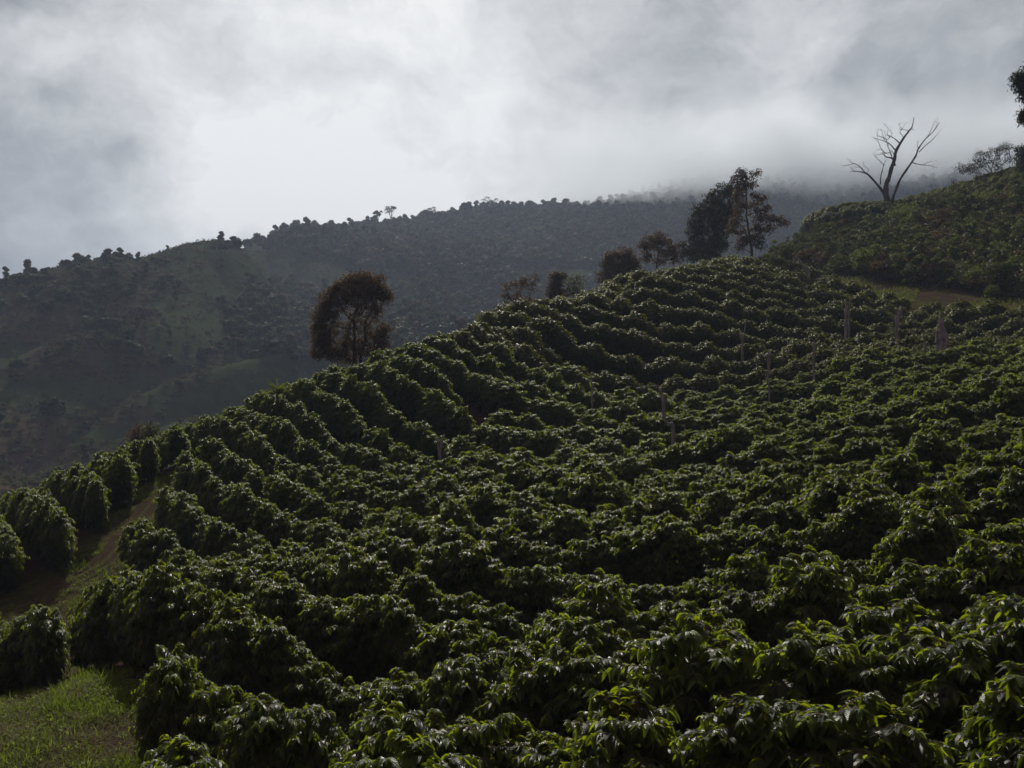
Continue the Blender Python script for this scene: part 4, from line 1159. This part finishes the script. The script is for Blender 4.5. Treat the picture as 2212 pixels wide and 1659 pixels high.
M_FDARK = leaf_mat('forest_dark', (0.016, 0.018, 0.012), (0.024, 0.030, 0.014), (0.05, 0.06, 0.02), (0.1, 0.12, 0.03), 0.6, 0.2, var=0.5, spec=0.05)
M_FRED = leaf_mat('forest_red', (0.05, 0.028, 0.022), (0.07, 0.045, 0.03), (0.10, 0.07, 0.04), (0.16, 0.11, 0.05), 0.6, 0.2, var=0.4, spec=0.05)
M_FGREEN = leaf_mat('forest_green', (0.035, 0.045, 0.018), (0.055, 0.075, 0.025), (0.09, 0.12, 0.035), (0.2, 0.24, 0.05), 0.6, 0.2, var=0.4, spec=0.05)
FV = []
for i in range(12):
    mt = [M_CROWN, M_FDARK, M_CROWN, M_FGREEN, M_CROWN, M_FDARK, M_FRED, M_FGREEN, M_CROWN, M_FDARK, M_CROWN, M_FRED][i]
    sh = 'round' if i % 4 != 3 else 'tall'
    FV.append(crown_variant(300 + i, 8.5 if sh == 'round' else 10, 8.0 if sh == 'round' else 5.0, 9, 900, 0.62, mt, shape=sh))
SV = [crown_variant(400 + i, 2.0 + 0.8 * (i in (1, 4)), 2.3 - 0.9 * (i in (1, 4)), 8, 1100, 0.13, [M_SCRUB, M_BRIGHT, M_TREE, M_SCRUB, M_SCRUB, M_DRYBR, M_BRIGHT][i], trunk_h=0.3, shape='tall' if i in (1, 4) else 'low') for i in range(7)]
FJ = [join_meshes('forest_tree', *f) for f in FV]
SJ = [join_meshes('scrub_plant', *f) for f in SV]

# forest over the mountain and the far flanks
def forest():
    n = 140000
    ph = RS.uniform(-30, 1060, n); lg = RS.uniform(math.log(150), math.log(900), n)
    d = np.exp(lg)
    # even spacing per square metre: thin by area
    keep = RS.rand(n) < (d / 900) ** 2 * 3.2
    ph = ph[keep]; d = d[keep]
    x = (ph - 512) / F * d; z = Z(x, d)
    px, py = project(x, d, z)
    cl = clear_mask(px, py)
    skyl = np.interp(px, [0, 100, 180, 231, 262, 300, 400, 500, 600, 1024], [286, 274, 262, 254, 250, 246, 232, 224, 210, 150])
    bench = np.interp(px, [0, 200, 280, 340, 420, 560, 700], [0, 0, 262, 268, 272, 275, 268])     # open strip between forest and lower wood
    lower = sstep(0, 1, (py - np.interp(px, [0, 180, 260, 320, 420, 1024], [420, 330, 300, 285, 285, 270])) / 10)
    mount = (d > 430) & (px > 268)
    left = px < 250
    nz = fbm(x / 45, d / 45, 3, 77) * 2
    prob = np.where(mount, np.clip((px - 268) / 30, 0.05, 1), np.where(left, 0.03 + 0.10 * (nz > 0.0) + 0.30 * (nz > .3), 0.95))
    prob = np.where((px > 190) & (py < 292) & ~mount & (px < 420), 0.04, prob)
    # the wooded gully right of the clearings
    gully = ell(px, py, 255, 325, 60, 34, -10) + ell(px, py, 120, 345, 50, 30, 30) * 0.6 + ell(px, py, 70, 300, 60, 16, -5) * .7
    prob = np.maximum(prob, np.clip(gully, 0, 1) ** 1.5 * 0.9)
    prob = prob * np.where(cl > 0.33, 0.03, 1.0)
    prob = np.where((py > 370) & (px < 340), prob * 0.12, prob)
    k2 = RS.rand(len(px)) < prob
    x, d, z, px, py, nz = x[k2], d[k2], z[k2], px[k2], py[k2], nz[k2]
    sc = (0.42 + 0.62 * RS.rand(len(x)) ** 2.4 + 0.12 * RS.rand(len(x))) * np.where(px < 250, 0.72, 1.0) * np.where(d > 430, 1.1, 0.95)
    print('forest trees', len(x))
    return x, d, z, sc, px, py


fx, fd, fz, fs, fpx, fpy = forest()
scatter('forest', np.stack([fx, fd, fz - 3.0 * fs], 1), RS.uniform(0, 6.28, len(fx)), np.stack([fs, fs, fs * RS.uniform(.85, 1.2, len(fx))], 1), FJ, None,
        'misty mixed forest covering the far mountain and its lower flanks', 'forest')

# low scrub of the far left hillside
def far_scrub():
    n = 60000
    ph = RS.uniform(-20, 420, n); d = np.sqrt(RS.uniform(130 ** 2, 430 ** 2, n))
    x = (ph - 512) / F * d; z = Z(x, d); px, py = project(x, d, z)
    cl = clear_mask(px, py); nz = fbm(x / 30, d / 30, 3, 55) * 2
    k = RS.rand(n) < np.where(cl > .4, 0.12, 0.40 + 0.45 * (nz > 0))
    x, d, z = x[k], d[k], z[k]
    s_ = RS.uniform(.3, 0.9, len(x))
    scatter('hillside_scrub', np.stack([x, d, z - .1], 1), RS.uniform(0, 6.28, len(x)), np.stack([s_, s_, s_ * RS.uniform(.4, .8, len(x))], 1), SJ[:6], None,
            'low brown and olive scrub covering the far left hillside', 'scrub')


far_scrub()

# right hill: coffee on the upper face, mixed scrub on the bank
def right_hill():
    n = 30000
    x = RS.uniform(18, 108, n); y = RS.uniform(68, 150, n)
    px, _ = project(x, y, 0 * x)
    z = Z(x, y); px, py = project(x, y, z)
    rd = dist_to(ROAD, x, y)
    k = (px > 735) & (px < 1300) & (rd > 1.25) & (py < np.interp(px, [750, 800, 900, 1024, 1100], [262, 270, 295, 316, 320])) 
    # beyond the road only
    ry = np.interp(px, 512 + F * ROAD[::-1, 0] / ROAD[::-1, 1], ROAD[::-1, 1])
    k &= y > ry + 1.2
    x, y, z, px, py = x[k], y[k], z[k], px[k], py[k]
    upper = py < np.interp(px, [780, 850, 930, 1024], [234, 222, 212, 206])
    isc = upper & (RS.rand(len(x)) < 0.75)
    cs = np.nonzero(isc)[0]; sb = np.nonzero(~isc)[0]
    s_ = RS.uniform(.75, 1.1, len(cs))
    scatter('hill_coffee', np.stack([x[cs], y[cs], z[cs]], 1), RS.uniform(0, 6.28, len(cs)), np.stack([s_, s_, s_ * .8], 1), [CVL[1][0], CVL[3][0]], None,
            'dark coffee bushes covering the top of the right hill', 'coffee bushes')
    s_ = RS.uniform(.5, 1.45, len(sb)) * np.where(py[sb] < np.interp(px[sb], [780, 880, 926, 1024], [262, 240, 230, 205]), 0.5, 1)
    scatter('bank_scrub', np.stack([x[sb], y[sb], z[sb] - .05], 1), RS.uniform(0, 6.28, len(sb)), np.stack([s_, s_, s_ * RS.uniform(.6, 1.2, len(sb))], 1), SJ, None,
            'tangled brown and green scrub on the bank above the dirt road', 'scrub')


right_hill()

# shrubs on the right bank that can be told apart
def shrub_at(px, py, hpx, wpx, label, mat, seed, name='shrub', d=None):
    w = hit(px, py, 72, 140) if d is None else at(px, py, d)
    k = w[1] / F
    cm, tm = crown_variant(seed, hpx * k, wpx * k, 8, 1500, 0.17, mat, trunk_h=hpx * k * .2, shape='low')
    o = empty(name, (w[0], w[1], float(Z(w[0], w[1]))))
    tag(o, label, 'shrub'); link('foliage', cm, o); link('stem', tm, o)


shrub_at(879, 262, 30, 32, 'tall feathery green shrub in the middle of the right hill bank', M_FGREEN, 501)
shrub_at(862, 262, 18, 24, 'rounded green shrub left of the feathery one on the bank', M_SCRUB, 502)
shrub_at(905, 224, 20, 46, 'light green leafy thicket below the bare dead tree', M_BRIGHT, 503, 'thicket')
shrub_at(975, 214, 22, 44, 'light green leafy thicket on the right hill below the low bushy tree', M_BRIGHT, 504, 'thicket')
shrub_at(992, 300, 16, 24, 'bright green shrub at the foot of the bank near the right edge', M_BRIGHT, 505)
shrub_at(820, 250, 16, 22, 'olive shrub on the bank beside the dirt road bend', M_SCRUB, 506)
shrub_at(1000, 262, 16, 40, 'dark green shrub mass on the bank near the right edge', M_FGREEN, 507)

# ------------------------------------------------------------------ trees one can tell apart on the far skylines
def far_tree(px, py, hpx, wpx, label, d=None, kind='round', mat=None, seed=1, name='far_tree', leaf=900):
    if d is None:
        ds = np.exp(np.linspace(math.log(200), math.log(760), 300)); xs = (px - 512) / F * ds
        e = (384 - py) / F * ds - Z(xs, ds)
        d = float(ds[np.argmin(np.abs(project(xs, ds, Z(xs, ds))[1] - py))])
    x = (px - 512) / F * d; gz = float(Z(x, d)); k = d / F
    top = (384 - py) / F * d + hpx * k
    hh = max(hpx * k, top - gz)
    cm, tm = crown_variant(seed, hh, wpx * k, 13 if kind == 'round' else 8, int(leaf * 1.3), min(0.45, wpx * k * .07), mat or M_FDARK, trunk_h=hh - (hpx * k) * (0.80 if kind == 'round' else .9), shape='open' if kind == 'round' else kind, core=leaf > 1350)
    o = empty(name, (x, d, gz)); tag(o, label, 'tree', 'trees standing on the far ridge skyline'); link('crown', cm, o); link('trunk', tm, o)


l = 2.212 * 1.13
def q1(x, y): return z2(x, y, 0, 600, 3.16)
def q2(x, y): return z2(x, y, 600, 450, 3.16)


def ft(fn, x, ybase, h, w, label, **kw):
    p = fn(x, ybase); far_tree(p[0], p[1], h / 3.16 * .4096, w / 3.16 * .4096, label, **kw)


ft(q1, 145, 290, 78, 72, 'airy round-headed tree, leftmost on the left hill skyline', d=262, seed=601)
ft(q1, 330, 285, 90, 78, 'dense dark round tree second from the left on the left hill skyline', d=266, seed=602, leaf=1400)
ft(q1, 290, 280, 60, 30, 'thin sapling touching the dense dark round tree on the skyline', d=265, seed=603, leaf=250, kind='tall')
ft(q1, 900, 215, 80, 150, 'wide low clump of dark trees on the left hill skyline', d=288, seed=604, leaf=1600)
ft(q1, 835, 215, 44, 60, 'small dark tree at the left end of the wide skyline clump', d=286, seed=605)
ft(q1, 1000, 190, 50, 44, 'small bushy tree just right of the wide skyline clump', d=289, seed=606)
ft(q1, 1187, 185, 82, 56, 'slim-stemmed tree with a round head standing alone on the left hill skyline', d=292, seed=607, leaf=1200)
ft(q1, 1157, 190, 46, 24, 'narrow small tree at the foot of the lone round-headed one', d=292, seed=608, kind='tall')
ft(q1, 720, 245, 66, 22, 'small palm-like tree on a thin stem on the left hill skyline', d=282, seed=609, leaf=300)
ft(q1, 1740, 40, 60, 130, 'low dark clump on top of the rounded green knoll', d=312, seed=610, leaf=1600)
ft(q1, 1640, 40, 36, 90, 'small flat clump left of the knoll top trees', d=310, seed=611)
ft(q1, 1245, 350, 130, 110, 'pale green conical tree left of two on the upper left hillside', d=262, seed=612, mat=M_FGREEN, kind='tall', leaf=1500)
ft(q1, 1355, 430, 140, 90, 'pale green pointed tree right of two on the upper left hillside', d=258, seed=613, mat=M_FGREEN, kind='tall', leaf=1500)
ft(q1, 1190, 555, 105, 105, 'dark round tree at the left edge of the steep green clearing', d=None, seed=614, leaf=1500)
ft(q1, 1060, 500, 100, 70, 'dark ragged tree left of the round one beside the clearing', d=None, seed=615, kind='tall')
ft(q1, 880, 420, 100, 110, 'dark broad tree high on the left hillside', d=None, seed=616, leaf=1500)
ft(q1, 1120, 720, 120, 80, 'yellowish tree top left in the row below the clearing', d=None, seed=617, mat=M_FGREEN, kind='tall')
ft(q1, 1225, 720, 100, 80, 'yellowish tree second in the row below the clearing', d=None, seed=618, mat=M_FGREEN, kind='tall')
ft(q1, 1310, 740, 130, 80, 'taller yellowish tree third in the row below the clearing', d=None, seed=619, mat=M_CROWN, kind='tall')
ft(q1, 1440, 820, 90, 90, 'round olive tree at the lower tip of the clearing', d=None, seed=620, mat=M_CROWN)
ft(q1, 1835, 640, 110, 150, 'large round pale green crown, left of two right of the clearing', d=None, seed=621, mat=M_FGREEN, leaf=2000)
ft(q1, 1975, 640, 110, 160, 'large round pale green crown, right of two right of the clearing', d=None, seed=622, mat=M_FGREEN, leaf=2000)
ft(q1, 200, 960, 170, 70, 'tall dark tree low on the left hillside near the left edge', d=None, seed=623, kind='tall')
ft(q1, 125, 1360, 130, 130, 'broad brownish tree low in the valley near the left edge', d=None, seed=624, mat=M_FRED, leaf=1500)
ft(q1, 30, 1640, 140, 120, 'brown tree crown at the left edge just above the coffee rows', d=None, seed=625, mat=M_FRED, leaf=1500)
ft(q2, 95, 470, 70, 46, 'slim tree leftmost on the far forest skyline', d=400, seed=631, leaf=500)
ft(q2, 160, 460, 50, 40, 'small sparse tree between the slim tree and the paired ones', d=420, seed=632, leaf=200)
ft(q2, 225, 440, 80, 50, 'left of two paired trees beside a bare pole on the forest skyline', d=430, seed=633, leaf=600)
ft(q2, 290, 440, 72, 80, 'right of two paired trees beside a bare pole on the forest skyline', d=432, seed=634)
ft(q2, 395, 400, 90, 120, 'tall round-topped tree at the start of the far forest edge', d=470, seed=635, leaf=1500)
ft(q2, 525, 390, 76, 140, 'broad domed crown second along the far forest edge', d=490, seed=636, leaf=1500)
ft(q2, 635, 370, 66, 46, 'slim flat-headed tree rising left of the wooded summit', d=510, seed=637, leaf=500)
ft(q2, 690, 370, 66, 60, 'small round tree right of the slim flat-headed one', d=512, seed=638, leaf=500)
ft(q2, 860, 340, 60, 40, 'thin tree just below the wooded summit', d=530, seed=639, leaf=400)
ft(q2, 1020, 270, 70, 100, 'dark crown at the left end of the wooded summit', d=560, seed=640, leaf=1300)
ft(q2, 1120, 250, 80, 120, 'open tree crown on the wooded summit', d=565, seed=641, leaf=700)
ft(q2, 1420, 250, 66, 130, 'wide crown in the middle of the wooded crest', d=590, seed=642, leaf=1300)
ft(q2, 1705, 220, 76, 110, 'dark domed crown left of the highest skyline tree', d=605, seed=643, leaf=1400)
ft(q2, 1885, 210, 110, 160, 'highest open-crowned tree on the far forest skyline', d=610, seed=644, leaf=900)
ft(q2, 2180, 200, 60, 100, 'round crown right of the highest skyline tree', d=625, seed=645, leaf=900)


def far_snag(fn, x, y, h, label, d, w=1.6, kink=0):
    p = fn(x, y); b = at(p[0], p[1], d); gz = float(Z(b[0], b[1])); k = d / F * .4096 / 3.16
    mb = MB(); zt = b[2] + h * k - gz
    tube(mb, [(0, 0, -.5), (kink * k * .3, 0, zt * .5), (kink * k, 0, zt)], [w * k * 2, w * k * 1.6, w * k], 6)
    if kink: tube(mb, [(kink * k * .3, 0, zt * .5), (-kink * k * .5, .3, zt * .85)], [w * k, w * k * .5], 5)
    o = empty('tree_snag', (b[0], b[1], gz)); tag(o, label, 'dead trunk', 'bare trunks on the far skyline'); link('wood', mb.mesh('wood', M_DEAD), o)


far_snag(q1, 44, 320, 66, 'straight bare trunk at the far left end of the skyline', 262, 2.6)
far_snag(q1, 392, 290, 40, 'thin bare stick right of the dense dark round tree', 268, 1.2, 8)
far_snag(q1, 437, 290, 60, 'forked bare trunk standing on the left hill skyline', 270, 2.2, 14)
far_snag(q1, 745, 225, 54, 'thin bent bare stick beside the palm-like tree', 283, .8, -10)
far_snag(q2, 247, 440, 98, 'thin bare pole rising between the paired skyline trees', 431, 1.4)
far_snag(q1, 1430, 570, 90, 'thin bare leaning trunk in the steep green clearing', 235, 1.0, 26)

# ------------------------------------------------------------------ grass and weeds
def grass():
    mb = MB(); n = 330000
    cx, cy = GRASS_C[0]
    x = RS.uniform(cx - 6, cx + 5, n); y = RS.uniform(cy - 5, cy + 6, n)
    g = in_grass(x, y)
    k = (RS.rand(n) < np.clip(1.75 - g, 0, 1)) & (fbm(x * 1.6, y * 1.6, 3, 8) + RS.normal(0, .08, n) > -0.16)
    x1, y1 = x[k], y[k]
    t = RS.randint(0, len(PATH) - 1, 42000); off = RS.normal(0, 0.75, 42000)
    tt = norm(np.gradient(PATH, axis=0))[t]
    fr = RS.rand(len(t))[:, None]
    q = PATH[t] * (1 - fr) + PATH[np.minimum(t + 1, len(PATH) - 1)] * fr + np.stack([tt[:, 1], -tt[:, 0]], 1) * off[:, None]
    kk = (np.abs(np.abs(off) - 0.75) < 0.5) | (np.abs(off) < 0.14)
    kk &= fbm(q[:, 0] * .8, q[:, 1] * .8, 3, 14) > -0.05
    q = q[kk]
    X = np.r_[x1, q[:, 0]]; Y = np.r_[y1, q[:, 1]]
    Zz = Z(X, Y) + .01
    m = len(X)
    dry = fbm(X * .9 + 9, Y * .9, 2, 41) > -0.06
    dry &= RS.rand(m) < 0.6
    a = RS.uniform(0, 6.28, m); e = np.where(dry, RS.uniform(.1, .8, m), RS.uniform(.6, 1.5, m))
    D = np.stack([np.cos(a) * np.cos(e), np.sin(a) * np.cos(e), np.sin(e)], 1)
    L = np.where(dry, RS.uniform(.1, .34, m), RS.uniform(.04, .15, m) * (1 + 1.6 * np.clip(fbm(X * 2.3, Y * 2.3, 2, 60) * 4, 0, 1.2)))
    tone = np.where(dry, RS.uniform(0, .15, m), RS.uniform(.45, 1, m))
    leaves(mb, np.stack([X, Y, Zz], 1), D, np.tile([0, 0, 1.0], (m, 1)) + RS.normal(0, .3, (m, 3)), L, np.where(dry, .007, .011), RS.uniform(0, .5, m), tone, False)
    # broad weed leaves
    w = RS.choice(m, 3500, replace=False)
    leaves(mb, np.stack([X[w], Y[w], Zz[w] + RS.uniform(.02, .12, len(w))], 1), norm(RS.normal(0, 1, (len(w), 3)) * [1, 1, .3]), np.tile([0, 0, 1.0], (len(w), 1)), RS.uniform(.04, .10, len(w)), RS.uniform(.03, .05, len(w)), RS.uniform(0, .3, len(w)), RS.uniform(.5, 1, len(w)), False)
    o = link('grass', mb.mesh('grass', M_GRASS)); tag(o, 'green grass with dry straw tufts at the lower left and along the path', 'grass', kind='stuff')
    # grass of the road verge
    mb = MB(); n = 60000
    t = RS.randint(0, len(ROAD) - 1, n); off = RS.normal(0, 1, n) * 1.2 + np.where(RS.rand(n) < .5, 2.2, -2.2)
    tt = norm(np.gradient(ROAD, axis=0))[t]; fr = RS.rand(n)[:, None]
    q = ROAD[t] * (1 - fr) + ROAD[np.minimum(t + 1, len(ROAD) - 1)] * fr + np.stack([tt[:, 1], -tt[:, 0]], 1) * off[:, None]
    kk = fbm(q[:, 0] * .3, q[:, 1] * .3, 2, 15) > -0.1; q = q[kk]; m = len(q)
    a = RS.uniform(0, 6.28, m); e = RS.uniform(.5, 1.4, m)
    D = np.stack([np.cos(a) * np.cos(e), np.sin(a) * np.cos(e), np.sin(e)], 1); L = RS.uniform(.15, .45, m)
    leaves(mb, np.stack([q[:, 0], q[:, 1], Z(q[:, 0], q[:, 1])], 1), D, np.tile([0, 0, 1.0], (m, 1)) + RS.normal(0, .3, (m, 3)), L, L * .12, RS.uniform(0, .5, m), RS.uniform(.0, .55, m), False)
    o = link('verge_grass', mb.mesh('verge_grass', M_GRASS)); tag(o, 'grass and weeds along the edges of the dirt road', 'grass', kind='stuff')


grass()

# ------------------------------------------------------------------ haze and the low cloud on the mountain
def box(name, lo, hi):
    lo = np.array(lo, float); hi = np.array(hi, float)
    v = np.array([[lo[0], lo[1], lo[2]], [hi[0], lo[1], lo[2]], [hi[0], hi[1], lo[2]], [lo[0], hi[1], lo[2]],
                  [lo[0], lo[1], hi[2]], [hi[0], lo[1], hi[2]], [hi[0], hi[1], hi[2]], [lo[0], hi[1], hi[2]]])
    q = np.array([[0, 3, 2, 1], [4, 5, 6, 7], [0, 1, 5, 4], [1, 2, 6, 5], [2, 3, 7, 6], [3, 0, 4, 7]])
    mb = MB(); mb.add(v, None, q)
    return mb


_zmin = min(v.co.z for o in COL.objects if o.name in ('ground', 'hills') for v in o.data.vertices)
_zmax = max(v.co.z for o in COL.objects if o.name in ('ground', 'hills') for v in o.data.vertices)
print('land', _zmin, _zmax)
m, n_ = new_mat('haze_air')
pv = n_.node('ShaderNodeVolumePrincipled')
pv.inputs['Color'].default_value = (0.60, 0.75, 1.0, 1); pv.inputs['Density'].default_value = 0.00038
pv.inputs['Anisotropy'].default_value = 0.2
ou = n_.node('ShaderNodeOutputMaterial'); n_.l.new(pv.outputs[0], ou.inputs['Volume'])
hz = link('haze', box('haze', (-3600, -3600, _zmin - 1), (3600, 3600, _zmax + 22)).mesh('haze', m, smooth=False)); tag(hz, kind='stuff')

m, n_ = new_mat('cloud_vapour')
geo = n_.node('ShaderNodeNewGeometry').outputs['Position']
sp3 = n_.node('ShaderNodeSeparateXYZ'); n_.put(sp3.inputs[0], geo)
nz = n_.noise(n_.vm('MULTIPLY', geo, (1, 1, 1.0)), 0.022, 6, 0.62)
hgt = n_.m('ADD', sp3.outputs[2], n_.m('MULTIPLY', n_.m('SUBTRACT', nz, 0.5), 70.0))
up = n_.m('SMOOTH_MIN', 1.0, n_.m('MAXIMUM', n_.m('DIVIDE', n_.m('SUBTRACT', hgt, 101.0), 28.0), 0.0), 0.1)
dnn = n_.m('SUBTRACT', 1.0, n_.m('DIVIDE', n_.m('SUBTRACT', hgt, 145.0), 36.0, clamp=True))
dn = n_.m('MULTIPLY', n_.m('MULTIPLY', up, up), n_.m('MULTIPLY', dnn, dnn))
edge = n_.mapr(sp3.outputs[0], 0.0, 170.0, 0.0, 1.0)
pv = n_.node('ShaderNodeVolumePrincipled')
pv.inputs['Color'].default_value = (0.86, 0.93, 1.0, 1); pv.inputs['Anisotropy'].default_value = 0.42
n_.put(pv.inputs['Density'], n_.m('MULTIPLY', n_.m('MULTIPLY', dn, edge), 0.034))
ou = n_.node('ShaderNodeOutputMaterial'); n_.l.new(pv.outputs[0], ou.inputs['Volume'])
CLOUD = True
if CLOUD:
    mb = MB()
    nr, na = 14, 20
    th = np.linspace(0.02, math.pi - .02, nr); ph = np.linspace(0, 2 * math.pi, na, endpoint=False)
    T_, P_ = np.meshgrid(th, ph, indexing='ij')
    rr = 1 + 0.12 * np.sin(3 * P_ + 2 * T_) + 0.08 * np.sin(5 * P_ - 3 * T_)
    V = np.stack([200 + 230 * rr * np.sin(T_) * np.cos(P_), 690 + 150 * rr * np.sin(T_) * np.sin(P_), 165 + 80 * rr * np.cos(T_)], -1).reshape(-1, 3)
    i = np.arange(nr - 1)[:, None] * na; j = np.arange(na)[None, :]; k = (j + 1) % na
    q = np.stack([i + j, i + na + j, i + na + k, i + k], -1).reshape(-1, 4)
    V = np.concatenate([V, [[200, 690, 245]], [[200, 690, 85]]])
    t = np.concatenate([np.stack([np.full(na, nr * na), np.arange(na), (np.arange(na) + 1) % na], -1), np.stack([np.full(na, nr * na + 1), (nr - 1) * na + (np.arange(na) + 1) % na, (nr - 1) * na + np.arange(na)], -1)])
    mb.add(V, t, q)
    co = link('cloud', mb.mesh('cloud', m)); tag(co, 'low grey cloud resting on the far mountain top', 'cloud', kind='stuff')
